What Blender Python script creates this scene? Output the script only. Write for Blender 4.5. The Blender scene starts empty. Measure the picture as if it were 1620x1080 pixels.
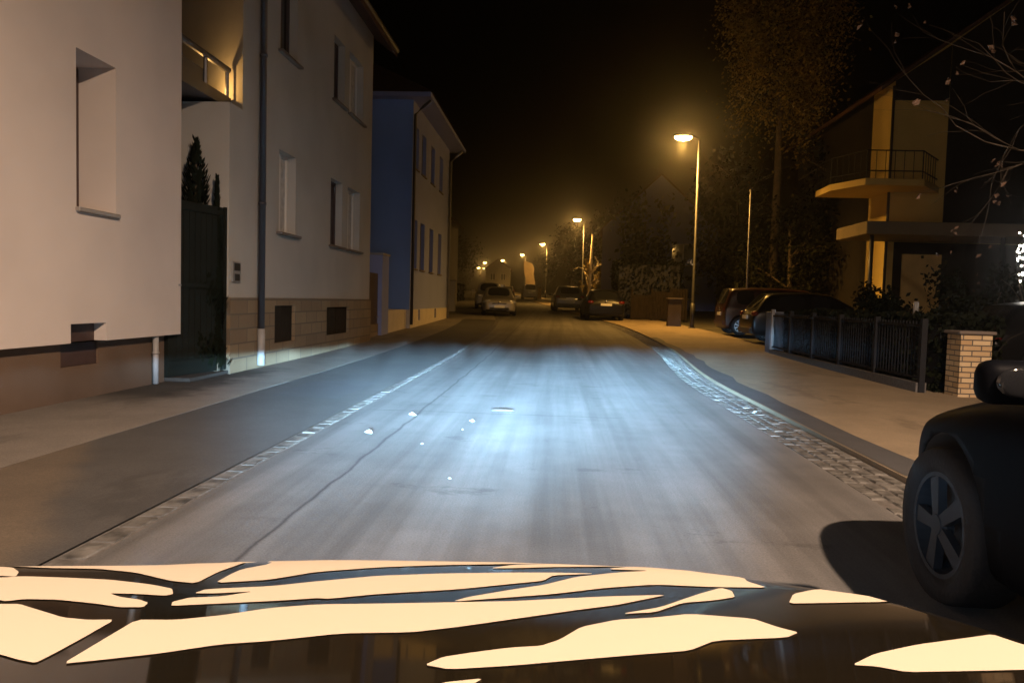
import bpy, bmesh, math, random
from mathutils import Vector, Matrix, noise as mnoise
from mathutils.geometry import delaunay_2d_cdt
random.seed(7)
R = math.radians
scene = bpy.context.scene
COL = scene.collection

# ------------------------------------------------------------------ camera
CAM_H = 1.2
cd = bpy.data.cameras.new("camera")
cam = bpy.data.objects.new("camera", cd); COL.objects.link(cam)
cd.sensor_width = 36.0; cd.lens = 26.667; cd.clip_start = 0.05; cd.clip_end = 3000
cam.matrix_world = Matrix(((0.99793, -0.03049, 0.05661, 0.0),
                           (0.05815, 0.05234, -0.99693, 0.0),
                           (0.02743, 0.99816, 0.05400, CAM_H), (0, 0, 0, 1)))
scene.camera = cam

# ------------------------------------------------------------------ night sky, exposure
w = bpy.data.worlds.new("World"); scene.world = w; w.use_nodes = True
nt = w.node_tree; bg = nt.nodes["Background"]
sky = nt.nodes.new("ShaderNodeTexSky"); sky.sky_type = 'NISHITA'; sky.sun_disc = False
sky.sun_elevation = R(-9); sky.sun_rotation = R(200)
nt.links.new(sky.outputs[0], bg.inputs[0]); bg.inputs[1].default_value = 0.05
scene.view_settings.view_transform = 'Standard'; scene.view_settings.look = 'None'
scene.view_settings.exposure = 0.0; scene.view_settings.gamma = 1.0
scene.cycles.use_denoising = True
scene.cycles.max_bounces = 5
scene.cycles.sample_clamp_indirect = 4.0

LAMP_POWER = 9500.0
LAMP_COLOR = (1.0, 0.50, 0.10)
NEAR_LAMP_COLOR = (1.0, 0.70, 0.50)
HEAD_COLOR = (0.36, 0.68, 1.0)

# ------------------------------------------------------------------ helpers
def sstep(a, b, x):
    t = max(0.0, min(1.0, (x - a) / (b - a))); return t * t * (3 - 2 * t)
def gz(y):                       # the street climbs gently
    if y < 12: return 0.0
    if y < 20: return 0.018 * (y - 12) ** 2 / 16
    return 0.018 * (min(y, 210) - 16)
def cx(y):                       # the street bends to the left
    if y < 22: return 0.0
    if y < 36: return -0.1 * (y - 22) ** 2 / 28
    return -0.1 * (y - 29)

def mat(name, color, rough=0.8, metal=0.0, var=0.0, scale=4.0, bump=0.0, bscale=60.0, coat=0.0, spec=0.5,
        emit=None, estr=0.0, color2=None, detail=6.0):
    m = bpy.data.materials.new(name); m.use_nodes = True
    n = m.node_tree.nodes; l = m.node_tree.links; b = n["Principled BSDF"]
    b.inputs["Base Color"].default_value = (*color, 1); b.inputs["Roughness"].default_value = rough
    b.inputs["Metallic"].default_value = metal; b.inputs["Coat Weight"].default_value = coat
    b.inputs["Coat Roughness"].default_value = 0.03
    b.inputs["Specular IOR Level"].default_value = spec
    if emit:
        b.inputs["Emission Color"].default_value = (*emit, 1); b.inputs["Emission Strength"].default_value = estr
    if var or bump:
        tc = n.new("ShaderNodeTexCoord")
    if var:
        no = n.new("ShaderNodeTexNoise"); no.inputs["Scale"].default_value = scale; no.inputs["Detail"].default_value = detail
        l.new(tc.outputs["Object"], no.inputs["Vector"])
        cr = n.new("ShaderNodeValToRGB")
        c2 = color2 or color
        cr.color_ramp.elements[0].position = 0.3; cr.color_ramp.elements[1].position = 0.7
        cr.color_ramp.elements[0].color = (*[c * (1 - var) for c in c2], 1)
        cr.color_ramp.elements[1].color = (*[min(1, c * (1 + var)) for c in color], 1)
        l.new(no.outputs["Fac"], cr.inputs[0]); l.new(cr.outputs[0], b.inputs["Base Color"])
    if bump:
        nb = n.new("ShaderNodeTexNoise"); nb.inputs["Scale"].default_value = bscale; nb.inputs["Detail"].default_value = 4
        l.new(tc.outputs["Object"], nb.inputs["Vector"])
        bp = n.new("ShaderNodeBump"); bp.inputs["Strength"].default_value = bump; bp.inputs["Distance"].default_value = 0.02
        l.new(nb.outputs["Fac"], bp.inputs["Height"]); l.new(bp.outputs[0], b.inputs["Normal"])
    return m

class G:                          # tiny node-graph writer
    def __init__(s, m): s.t = m.node_tree; s.n = s.t.nodes; s.l = s.t.links
    def put(s, sock, v):
        if isinstance(v, (int, float)): sock.default_value = v
        elif isinstance(v, tuple): sock.default_value = v if len(v) == len(sock.default_value) else (*v, 1)
        else: s.l.new(v, sock)
    def math(s, op, a, b=0.0, c=None, clamp=False):
        k = s.n.new("ShaderNodeMath"); k.operation = op; k.use_clamp = clamp
        s.put(k.inputs[0], a); s.put(k.inputs[1], b)
        if c is not None: s.put(k.inputs[2], c)
        return k.outputs[0]
    def smooth(s, x, a, b, o0=0.0, o1=1.0):
        k = s.n.new("ShaderNodeMapRange"); k.interpolation_type = 'SMOOTHSTEP'
        s.put(k.inputs["Value"], x); s.put(k.inputs["From Min"], a); s.put(k.inputs["From Max"], b)
        s.put(k.inputs["To Min"], o0); s.put(k.inputs["To Max"], o1); return k.outputs[0]
    def noise(s, v, scale, detail=4.0, rough=0.5):
        k = s.n.new("ShaderNodeTexNoise"); s.l.new(v, k.inputs["Vector"])
        k.inputs["Scale"].default_value = scale; k.inputs["Detail"].default_value = detail; k.inputs["Roughness"].default_value = rough
        return k.outputs["Fac"]
    def mapping(s, v, sc):
        k = s.n.new("ShaderNodeMapping"); s.l.new(v, k.inputs["Vector"]); k.inputs["Scale"].default_value = sc; return k.outputs[0]
    def mix(s, f, a, b):
        k = s.n.new("ShaderNodeMix"); k.data_type = 'RGBA'; s.put(k.inputs[0], f); s.put(k.inputs[6], a); s.put(k.inputs[7], b); return k.outputs[2]
    def gauss(s, x, c, sg):
        d = s.math('DIVIDE', s.math('SUBTRACT', x, c), sg)
        return s.math('EXPONENT', s.math('MULTIPLY', s.math('MULTIPLY', d, d), -1.0))
    def bump(s, h, st, dist):
        k = s.n.new("ShaderNodeBump"); k.inputs["Strength"].default_value = st; k.inputs["Distance"].default_value = dist
        s.l.new(h, k.inputs["Height"]); return k.outputs[0]

def link(name, bm, mats, parent=None, smooth=False, local=False):
    me = bpy.data.meshes.new(name)
    bmesh.ops.recalc_face_normals(bm, faces=bm.faces[:])
    bm.to_mesh(me); bm.free()
    for m in (mats if isinstance(mats, (list, tuple)) else [mats]): me.materials.append(m)
    if smooth: me.polygons.foreach_set("use_smooth", [True] * len(me.polygons))
    o = bpy.data.objects.new(name, me); COL.objects.link(o)
    if parent:
        o.parent = parent
        if not local: o.matrix_parent_inverse = parent.matrix_basis.inverted()
    return o
def sub(name, bm, mats, part, smooth=False):       # sub-part: same space as its part
    o = link(name, bm, mats, None, smooth); o.parent = part; return o
def tag(o, label, cat, group=None, kind=None):
    if label: o["label"] = label
    if cat: o["category"] = cat
    if group: o["group"] = group
    if kind: o["kind"] = kind
    return o
def thing(name, label, cat, loc=(0, 0, 0), rz=0.0, group=None):
    o = bpy.data.objects.new(name, None); COL.objects.link(o); o.location = loc; o.rotation_euler = (0, 0, rz)
    o.matrix_basis = Matrix.Translation(loc) @ Matrix.Rotation(rz, 4, 'Z')
    o.empty_display_size = 0.3
    return tag(o, label, cat, group)
def structure(o): o["kind"] = "structure"; return o
def copy_tree(o, parent=None):
    c = o.copy(); COL.objects.link(c)
    if parent: c.parent = parent
    for ch in list(o.children): copy_tree(ch, c)
    return c

def box(bm, x0, x1, y0, y1, z0, z1, mi=0):
    v = [bm.verts.new(p) for p in ((x0,y0,z0),(x1,y0,z0),(x1,y1,z0),(x0,y1,z0),(x0,y0,z1),(x1,y0,z1),(x1,y1,z1),(x0,y1,z1))]
    for f in ((0,3,2,1),(4,5,6,7),(0,1,5,4),(1,2,6,5),(2,3,7,6),(3,0,4,7)):
        bm.faces.new([v[i] for i in f]).material_index = mi
    return v
def nbox(*a, bev=0.0):
    bm = bmesh.new(); box(bm, *a)
    if bev: bmesh.ops.bevel(bm, geom=bm.edges[:], offset=bev, segments=2, affect='EDGES', profile=0.6)
    return bm
def tube(bm, pts, rad, seg=8, caps=True):
    pts = [Vector(p) for p in pts]; rings = []
    if not isinstance(rad, (list, tuple)): rad = [rad] * len(pts)
    for i, p in enumerate(pts):
        d = (pts[min(i+1, len(pts)-1)] - pts[max(i-1, 0)]).normalized()
        a = d.cross(Vector((0.3, 0.1, 1)) if abs(d.z) < 0.9 else Vector((1, 0, 0))).normalized(); b = d.cross(a)
        rings.append([bm.verts.new(p + (a * math.cos(t) + b * math.sin(t)) * rad[i]) for t in (2 * math.pi * k / seg for k in range(seg))])
    for r0, r1 in zip(rings, rings[1:]):
        for k in range(seg): bm.faces.new((r0[k], r0[(k+1) % seg], r1[(k+1) % seg], r1[k]))
    if caps and seg > 2:
        bm.faces.new(rings[0][::-1]); bm.faces.new(rings[-1])
def lathe_x(bm, prof, c, seg=28, mi=0):            # profile of (radius, x), axis along x
    rings = []
    for r, x in prof:
        rings.append([bm.verts.new((c[0] + x, c[1] + r * math.cos(2*math.pi*k/seg), c[2] + r * math.sin(2*math.pi*k/seg))) for k in range(seg)])
    for r0, r1 in zip(rings, rings[1:]):
        for k in range(seg): bm.faces.new((r0[k], r0[(k+1) % seg], r1[(k+1) % seg], r1[k])).material_index = mi
    return rings
def prism(bm, poly, z0, z1):                        # poly of (x, y)
    a = [bm.verts.new((x, y, z0)) for x, y in poly]; b = [bm.verts.new((x, y, z1)) for x, y in poly]
    bm.faces.new(a[::-1]); bm.faces.new(b); n = len(poly)
    for i in range(n): bm.faces.new((a[i], a[(i+1) % n], b[(i+1) % n], b[i]))
def ellipsoid(bm, c, r, seg=16, rings=10):
    M = Matrix.Translation(c) @ Matrix.Diagonal((*r, 1))
    bmesh.ops.create_uvsphere(bm, u_segments=seg, v_segments=rings, radius=1.0, matrix=M)

# ------------------------------------------------------------------ materials
def asphalt(name, base, road=False):
    m = mat(name, base, 0.82, spec=0.4); g = G(m); b = g.n["Principled BSDF"]
    tc = g.n.new("ShaderNodeTexCoord"); P = tc.outputs["Object"]
    sep = g.n.new("ShaderNodeSeparateXYZ"); g.l.new(P, sep.inputs[0]); X, Y = sep.outputs[0], sep.outputs[1]
    big = g.noise(P, 0.55, 5, 0.6); mid = g.noise(P, 3.0, 6, 0.65); fine = g.noise(P, 90, 3, 0.7)
    streak = g.noise(g.mapping(P, (3.4, 0.09, 1)), 1.0, 5, 0.6)
    v = g.math('ADD', g.math('MULTIPLY', g.smooth(big, 0.3, 0.7), 0.24), 0.76)
    v = g.math('MULTIPLY', v, g.math('ADD', g.math('MULTIPLY', g.smooth(mid, 0.3, 0.7), 0.14), 0.93))
    v = g.math('MULTIPLY', v, g.math('ADD', g.math('MULTIPLY', fine, 1.2), 0.40))
    if road:
        v = g.math('MULTIPLY', v, g.math('ADD', g.math('MULTIPLY', g.smooth(streak, 0.3, 0.7), 0.55), 0.72))
        # paler, polished wheel tracks
        tr = g.math('ADD', g.gauss(X, 0.75, 0.42), g.gauss(X, -0.70, 0.40))
        v = g.math('MULTIPLY', v, g.math('ADD', g.math('MULTIPLY', tr, 0.16), 0.92))
        wob = g.math('MULTIPLY', g.math('SUBTRACT', g.noise(P, 1.3, 4), 0.5), 0.10)
        # lengthwise joint and cross cracks in the surfacing
        crack = g.gauss(X, g.math('ADD', wob, -1.40), 0.014)
        for yc, x0, x1 in ((7.95, -2.0, 0.9), (10.35, -2.0, -0.9), (13.95, -0.5, 1.0), (17.6, -2.0, 1.6)):
            c = g.math('MULTIPLY', g.gauss(Y, g.math('ADD', wob, yc), 0.016), g.math('MULTIPLY', g.smooth(X, x0, x0 + .1), g.smooth(X, x1, x1 - .3)))
            crack = g.math('MAXIMUM', crack, g.math('MULTIPLY', c, 0.7))
        v = g.math('MULTIPLY', v, g.math('SUBTRACT', 1.0, g.math('MULTIPLY', crack, 0.62)))
        # older bitumen mends
        mend = g.math('MULTIPLY', g.smooth(g.noise(g.mapping(P, (0.9, 1.6, 1)), 0.9, 6, 0.7), 0.60, 0.66), 0.28)
        v = g.math('MULTIPLY', v, g.math('SUBTRACT', 1.0, mend))
    else:
        st = g.smooth(g.noise(g.mapping(P, (1.2, 0.5, 1)), 0.8, 6, 0.7), 0.56, 0.64)
        v = g.math('MULTIPLY', v, g.math('SUBTRACT', 1.0, g.math('MULTIPLY', st, 0.25)))
    k = g.n.new("ShaderNodeVectorMath"); k.operation = 'SCALE'; k.inputs[0].default_value = base; g.l.new(v, k.inputs[3])
    g.l.new(k.outputs[0], b.inputs["Base Color"])
    h = g.math('ADD', g.math('MULTIPLY', fine, 0.5), mid)
    g.l.new(g.bump(h, 0.45, 0.012), b.inputs["Normal"])
    return m
M_road = asphalt("road_asphalt", (0.132, 0.128, 0.122), True)
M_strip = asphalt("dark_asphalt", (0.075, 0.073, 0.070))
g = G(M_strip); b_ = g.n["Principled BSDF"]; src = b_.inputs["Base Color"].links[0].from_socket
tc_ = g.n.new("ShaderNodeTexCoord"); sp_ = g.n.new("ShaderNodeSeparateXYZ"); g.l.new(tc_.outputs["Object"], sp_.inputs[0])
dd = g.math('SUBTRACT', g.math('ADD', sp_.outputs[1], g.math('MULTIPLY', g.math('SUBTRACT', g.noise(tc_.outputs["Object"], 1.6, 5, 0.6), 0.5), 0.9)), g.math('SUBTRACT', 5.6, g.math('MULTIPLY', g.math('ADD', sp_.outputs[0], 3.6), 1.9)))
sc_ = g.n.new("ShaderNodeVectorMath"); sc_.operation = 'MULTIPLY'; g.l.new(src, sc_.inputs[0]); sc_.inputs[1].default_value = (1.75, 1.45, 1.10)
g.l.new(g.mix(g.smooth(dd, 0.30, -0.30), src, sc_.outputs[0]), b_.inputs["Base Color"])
M_mend = asphalt("patch_asphalt", (0.075, 0.075, 0.078))
def stained_walk(name, base, cracks=False):
    m = asphalt(name, base); g = G(m); b = g.n["Principled BSDF"]
    src = b.inputs["Base Color"].links[0].from_socket
    tc = g.n.new("ShaderNodeTexCoord"); P = tc.outputs["Object"]; sep = g.n.new("ShaderNodeSeparateXYZ"); g.l.new(P, sep.inputs[0])
    X, Y = sep.outputs[0], sep.outputs[1]
    wob = g.math('MULTIPLY', g.math('SUBTRACT', g.noise(P, 2.2, 5, 0.6), 0.5), 1.1)
    # damp stain in front of the gate and along the wall foot
    s1 = g.math('MULTIPLY', g.smooth(g.math('ADD', X, wob), -4.15, -4.6), g.math('MULTIPLY', g.smooth(Y, 7.6, 8.6), g.smooth(Y, 12.4, 11.2)))
    k = g.n.new("ShaderNodeVectorMath"); k.operation = 'SCALE'; g.l.new(src, k.inputs[0])
    g.l.new(g.math('SUBTRACT', 1.0, g.math('MULTIPLY', s1, 0.72)), k.inputs[3])
    g.l.new(k.outputs[0], b.inputs["Base Color"])
    return m
M_walkL = stained_walk("left_pavement", (0.21, 0.19, 0.165))
M_walkR = asphalt("sandy_pavement", (0.30, 0.235, 0.155))
M_slab = asphalt("concrete_crossing", (0.15, 0.122, 0.09))
M_sett = mat("granite_sett", (0.115, 0.11, 0.10), 0.95, var=0.6, scale=8.0, bump=0.4, bscale=25, spec=0.12)
M_joint = mat("sett_joint", (0.11, 0.10, 0.09), 0.9, var=0.3, scale=20)
M_earth = mat("earth", (0.06, 0.055, 0.035), 0.95, var=0.4, scale=1.5, bump=0.5, bscale=10)
M_plaster1 = mat("cream_render", (0.66, 0.59, 0.54), 0.9, var=0.10, scale=0.6, bump=0.15, bscale=140)
M_plaster2 = mat("grey_render", (0.47, 0.45, 0.41), 0.9, var=0.10, scale=0.8, bump=0.2, bscale=120)
M_plaster3 = mat("lilac_grey_render", (0.28, 0.32, 0.56), 0.9, var=0.06, scale=0.8, bump=0.15, bscale=120)
M_blue = mat("blue_render", (0.23, 0.36, 0.72), 0.9, var=0.08, scale=0.7, bump=0.15, bscale=120)
M_cream = mat("cream_plinth", (0.62, 0.55, 0.45), 0.85, var=0.1, scale=2.0, bump=0.2, bscale=60)
M_plinth1 = mat("brown_plinth", (0.13, 0.085, 0.055), 0.85, var=0.15, scale=1.6, bump=0.25, bscale=60)
M_dark = mat("dark_void", (0.02, 0.018, 0.016), 0.7)
M_frame = mat("white_frame", (0.72, 0.70, 0.66), 0.4)
M_brownframe = mat("brown_shutter", (0.06, 0.035, 0.03), 0.6, var=0.15, scale=10)
M_shutbrown = mat("ochre_frame", (0.22, 0.16, 0.10), 0.7)
M_glass = mat("window_glass", (0.02, 0.022, 0.025), 0.06, spec=0.6)
M_curtain = mat("net_curtain", (0.55, 0.53, 0.50), 0.9, var=0.2, scale=9)
M_sill = mat("stone_sill", (0.30, 0.28, 0.26), 0.7, var=0.1, scale=6)
M_darksill = mat("dark_sill", (0.16, 0.13, 0.11), 0.7)
M_roof = mat("roof_tile", (0.10, 0.055, 0.04), 0.8, var=0.25, scale=5, bump=0.4, bscale=12, spec=0.08)
M_zinc = mat("dull_zinc", (0.10, 0.10, 0.11), 0.45, 0.6)
M_palepipe = mat("pale_pipe", (0.36, 0.35, 0.34), 0.5, var=0.12, scale=5)
M_gate = mat("dark_green_gate", (0.014, 0.016, 0.013), 0.6, var=0.15, scale=3, spec=0.08)
M_lamppole = mat("dark_lamp_pole", (0.035, 0.035, 0.035), 0.5, 0.2, var=0.1, scale=5)
M_steel = mat("galvanised_steel", (0.36, 0.36, 0.36), 0.45, 0.5, var=0.1, scale=5)
M_iron = mat("black_iron", (0.010, 0.011, 0.014), 0.6, spec=.25)
M_lens = mat("lamp_lens", (1, 1, 1), 0.4, emit=(1.0, 0.56, 0.15), estr=120)
M_lens2 = mat("far_lamp_lens", (1, 1, 1), 0.4, emit=(1.0, 0.56, 0.15), estr=120)
M_leaf = mat("dark_leaf", (0.012, 0.013, 0.006), 0.7, var=0.45, scale=0.9, spec=0.08)
M_hedge = mat("hedge_leaf", (0.008, 0.010, 0.005), 0.7, var=0.4, scale=1.5, spec=0.08)
M_autumn = mat("brown_leaf", (0.24, 0.17, 0.04), 0.8, var=0.4, scale=1.0, spec=0.08)
M_bark = mat("bark", (0.12, 0.09, 0.06), 0.9, var=0.4, scale=6, bump=0.5, bscale=20)
M_wood = mat("weathered_boards", (0.028, 0.021, 0.014), 0.8, var=0.25, scale=5, spec=0.08)
M_tyre = mat("tyre", (0.009, 0.009, 0.010), 0.8, bump=0.2, bscale=60)
M_rim = mat("alloy_rim", (0.75, 0.76, 0.78), 0.32, 0.35)
M_dullrim = mat("dull_rim", (0.022, 0.026, 0.033), 0.6, 0.1)
M_carglass = mat("car_glass", (0.012, 0.013, 0.015), 0.05, spec=0.6)
M_trim = mat("black_trim", (0.016, 0.016, 0.017), 0.55)
M_lampglass = mat("headlamp_glass", (0.55, 0.57, 0.60), 0.12, 0.3)
M_tail = mat("tail_lamp", (0.13, 0.008, 0.008), 0.2)
M_plate = mat("plate_white", (0.80, 0.80, 0.78), 0.5)
M_chrome = mat("chrome", (0.75, 0.75, 0.76), 0.12, 1.0)
def paint(name, c, metal=0.0, rough=0.3): return mat(name, c, rough, metal, coat=0.9)
M_paintblack = mat("black_paint", (0.010, 0.008, 0.005), 0.05, spec=0.22)
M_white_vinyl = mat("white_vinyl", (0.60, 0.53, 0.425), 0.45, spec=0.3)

# ------------------------------------------------------------------ ground, road, pavements
def ys(y0, y1):
    out = []; y = y0
    while y < y1 - 1e-6:
        out.append(y); y += 1.0 if y < 60 else 4.0
    return out + [y1]
def ribbon(name, a, b, y0, y1, dz, m, skirt=0.0, fa=None, fb=None, n=1):
    bm = bmesh.new(); prev = None
    for y in ys(y0, y1):
        xa = (fa(y) if fa else a) + cx(y); xb = (fb(y) if fb else b) + cx(y); z = gz(y) + dz
        row = [bm.verts.new((xa + (xb - xa) * k / n, y, z)) for k in range(n + 1)]
        if skirt: row = [bm.verts.new((xa, y, z - skirt))] + row + [bm.verts.new((xb, y, z - skirt))]
        if prev:
            for i in range(len(row) - 1): bm.faces.new((prev[i], prev[i+1], row[i+1], row[i]))
        prev = row
    return structure(link(name, bm, m))
bm = bmesh.new(); prev = None
for y in [-60, -20] + [float(v) for v in range(0, 60, 2)] + [60 + 10 * k for k in range(17)] + [400, 1500]:
    row = [bm.verts.new((x, y, gz(y) - 0.03)) for x in (-900, -60, -20, -8, -5, 0, 5, 8, 20, 60, 900)]
    if prev:
        for i in range(len(row) - 1): bm.faces.new((prev[i], prev[i+1], row[i+1], row[i]))
    prev = row
structure(link("ground", bm, M_earth))
gutL = lambda y: 2.04 + 0.45 * sstep(11, 20, y) - 0.35 * sstep(30, 44, y)
gutR = lambda y: gutL(y) + 0.46
ribbon("road", -2.04, 2.04, -20, 230, 0.0, M_road, fb=gutL, n=6)
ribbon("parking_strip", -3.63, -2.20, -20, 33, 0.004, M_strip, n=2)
ribbon("pavement", -3.63, -2.20, 33, 230, 0.02, M_walkL)
ribbon("pavement", -5.6, -3.63, -20, 230, 0.007, M_walkL, skirt=0.03, n=2)
ribbon("pavement", 2.5, 5.9, -20, 230, 0.03, M_walkR, skirt=0.06, fa=gutR, n=4)
ribbon("gutter", 2.04, 2.5, -20, 230, -0.012, M_joint, fa=gutL, fb=gutR)
ribbon("kerb_bed", -2.20, -2.04, -20, 230, -0.004, M_joint)
# granite setts of the kerb row and of the gutter
def setts(name, off, rows, y0, y1, wy, wx, h, mess):
    bm = bmesh.new(); y = y0
    while y < y1:
        ly = wy * random.uniform(0.8, 1.25)
        x = off(y) + cx(y)
        for r in range(rows):
            if random.random() < 0.03 * mess: x += wx; continue
            a = random.uniform(-1, 1) * 0.07 * mess; hh = gz(y) + h + random.uniform(-1, 1) * 0.006 * mess
            g = 0.004; yo = random.uniform(-.5, .5) * wy * 0.5 * (rows > 1)
            x0, x1, y_0, y_1 = x + g, x + wx * random.uniform(.88, 1.0) - g, y + yo + g, y + yo + ly - g
            b = 0.010; tz = random.uniform(-1, 1) * 0.005 * mess; tx = random.uniform(-1, 1) * 0.005 * mess
            q = [(x0, y_0), (x1, y_0), (x1, y_1), (x0, y_1)]
            cxm, cym = (x0 + x1) / 2, (y_0 + y_1) / 2
            rot = lambda p: (cxm + (p[0]-cxm) * math.cos(a) - (p[1]-cym) * math.sin(a), cym + (p[0]-cxm) * math.sin(a) + (p[1]-cym) * math.cos(a))
            lo = [bm.verts.new((*rot(p), hh - 0.05)) for p in q]; md = [bm.verts.new((*rot(p), hh - 0.012)) for p in q]
            qi = [(x0 + b, y_0 + b), (x1 - b, y_0 + b), (x1 - b, y_1 - b), (x0 + b, y_1 - b)]
            up = [bm.verts.new((*rot(p), hh + (tz if i > 1 else -tz) + (tx if i in (1, 2) else -tx))) for i, p in enumerate(qi)]
            for A, B in ((lo, md), (md, up)):
                for i in range(4): bm.faces.new((A[i], A[(i+1) % 4], B[(i+1) % 4], B[i]))
            bm.faces.new(up)
            x += wx
        y += ly
    return structure(link(name, bm, M_sett, smooth=False))
setts("kerb_row", lambda y: -2.19, 1, 1.5, 60, 0.22, 0.14, 0.001, 0.2)
setts("gutter_setts", gutL, 4, 2.5, 46, 0.15, 0.112, -0.001, 0.4)
# mended strip beside the gutter, and the pale crossing on the near left
def sheet(name, poly, dz, m, seg=None):
    bm = bmesh.new(); bm.faces.new([bm.verts.new((x, y, gz(y) + dz)) for x, y in poly]); return structure(link(name, bm, m))
for i in range(1):
    pts_r = []; pts_l = []
    y = 5.5
    while y < 24:
        pts_r.append((gutR(y) + 0.36 + random.uniform(-.07, .07) - 0.2 * sstep(14, 24, y), y)); pts_l.append((gutR(y) + 0.015, y)); y += 0.8
    bm = bmesh.new()
    L_ = [bm.verts.new((x, y, gz(y) + .035)) for x, y in pts_l]; R_ = [bm.verts.new((x, y, gz(y) + .035)) for x, y in pts_r]
    for k in range(len(L_) - 1): bm.faces.new((L_[k], R_[k], R_[k+1], L_[k+1]))
    tip = bm.verts.new((gutR(5) + .28, 5.0, .035)); bm.faces.new((L_[0], tip, R_[0]))
    structure(link("mended_strip", bm, M_mend))
sheet("asphalt_mend", [(-3.3, 8.7), (-2.5, 8.6), (-2.45, 10.4), (-2.9, 10.6), (-3.35, 10.2)], 0.009, M_mend)

# ------------------------------------------------------------------ houses
def wall_holes(bm, mp, s0, s1, z0, z1, holes, depth, mi=0):
    """flat wall with rectangular openings; mp(s, z, d) -> point, d = depth into the wall"""
    S = sorted({s0, s1, *[h[0] for h in holes], *[h[1] for h in holes]}); Z = sorted({z0, z1, *[h[2] for h in holes], *[h[3] for h in holes]})
    for a, b in zip(S, S[1:]):
        for c, d in zip(Z, Z[1:]):
            sm, zm = (a + b) / 2, (c + d) / 2
            if any(h[0] < sm < h[1] and h[2] < zm < h[3] for h in holes): continue
            bm.faces.new([bm.verts.new(mp(*p, 0)) for p in ((a, c), (b, c), (b, d), (a, d))]).material_index = mi
    for a, b, c, d in holes:
        for p, q in (((a, c), (b, c)), ((b, c), (b, d)), ((b, d), (a, d)), ((a, d), (a, c))):
            bm.faces.new([bm.verts.new(v) for v in (mp(*p, 0), mp(*q, 0), mp(*q, depth), mp(*p, depth))]).material_index = mi
def front(X): return lambda s, z, d: (X - d, s, z)           # wall along y, facing +x (left side of the street)
def frontR(X): return lambda s, z, d: (X + d, s, z)          # facing -x
def facing(Y): return lambda s, z, d: (s, Y + d, z)          # facing -y
def quad(bm, pts): bm.faces.new([bm.verts.new(p) for p in pts])
def slab3(bm, mp, s0, s1, z0, z1, d0, d1, mi=0):              # box in wall space
    P = [mp(s, z, d) for d in (d0, d1) for s, z in ((s0, z0), (s1, z0), (s1, z1), (s0, z1))]
    v = [bm.verts.new(p) for p in P]
    for f in ((0,1,2,3),(7,6,5,4),(0,4,5,1),(1,5,6,2),(2,6,7,3),(3,7,4,0)): bm.faces.new([v[i] for i in f]).material_index = mi
def window(parent, mp, s0, s1, z0, z1, depth, frame=M_frame, sill=M_sill, mull=1, curtain=0.0, shutter=False, sill_out=0.08, sill_over=0.06, sh=0.05):
    bm = bmesh.new(); f = 0.055 if not frame is M_shutbrown else .03; d0, d1 = depth - (0.07 if not frame is M_shutbrown else .02), depth + 0.02
    slab3(bm, mp, s0, s0 + f, z0, z1, d0, d1); slab3(bm, mp, s1 - f, s1, z0, z1, d0, d1)
    slab3(bm, mp, s0 + f, s1 - f, z0, z0 + f, d0, d1); slab3(bm, mp, s0 + f, s1 - f, z1 - f, z1, d0, d1)
    for k in range(mull):
        c = s0 + (s1 - s0) * (k + 1) / (mull + 1); slab3(bm, mp, c - 0.045, c + 0.045, z0 + f, z1 - f, d0 - 0.004, d1)
    wf = link("window", bm, frame, parent)
    bm = bmesh.new()
    if shutter:
        slab3(bm, mp, s0 + f, s1 - f, z0 + f, z1 - f, depth - 0.045, depth - 0.02)
        sub("shutter", bm, M_brownframe, wf)
    else:
        slab3(bm, mp, s0 + f, s1 - f, z0 + f, z1 - f, depth - 0.03, depth - 0.015)
        if curtain:
            c = (s1 - s0) * curtain
            slab3(bm, mp, s1 - f - c, s1 - f, z0 + f, z1 - f, depth - 0.036, depth - 0.0325, 1)
        sub("pane", bm, [M_glass, M_curtain], wf)
    if sill:
        bm = bmesh.new(); slab3(bm, mp, s0 - sill_over, s1 + sill_over, z0 - sh, z0 - 0.004, -sill_out, 0.03)
        bmesh.ops.bevel(bm, geom=bm.edges[:], offset=0.008, segments=1, affect='EDGES')
        sub("sill", bm, sill, wf)
    return wf
def gable_roof(bm, x0, x1, y0, y1, z, h, over, t=0.16):        # ridge along y
    xm = (x0 + x1) / 2
    for sx, xe in ((-1, x0), (1, x1)):
        sl = h / (xm - x0); ze = z - over * sl
        a = [(xe + sx * over, y0 - over*.5, ze), (xe + sx * over, y1 + over*.5, ze), (xm, y1 + over*.5, z + h), (xm, y0 - over*.5, z + h)]
        lo = [bm.verts.new(p) for p in a]; up = [bm.verts.new((p[0], p[1], p[2] + t)) for p in a]
        bm.faces.new(lo); bm.faces.new(up)
        for i in range(4): bm.faces.new((lo[i], lo[(i+1) % 4], up[(i+1) % 4], up[i]))
def gable_ends(bm, x0, x1, y0, y1, z, h):
    for y in (y0, y1): bm.faces.new([bm.verts.new(p) for p in ((x0, y, z), (x1, y, z), ((x0+x1)/2, y, z + h))])

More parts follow.
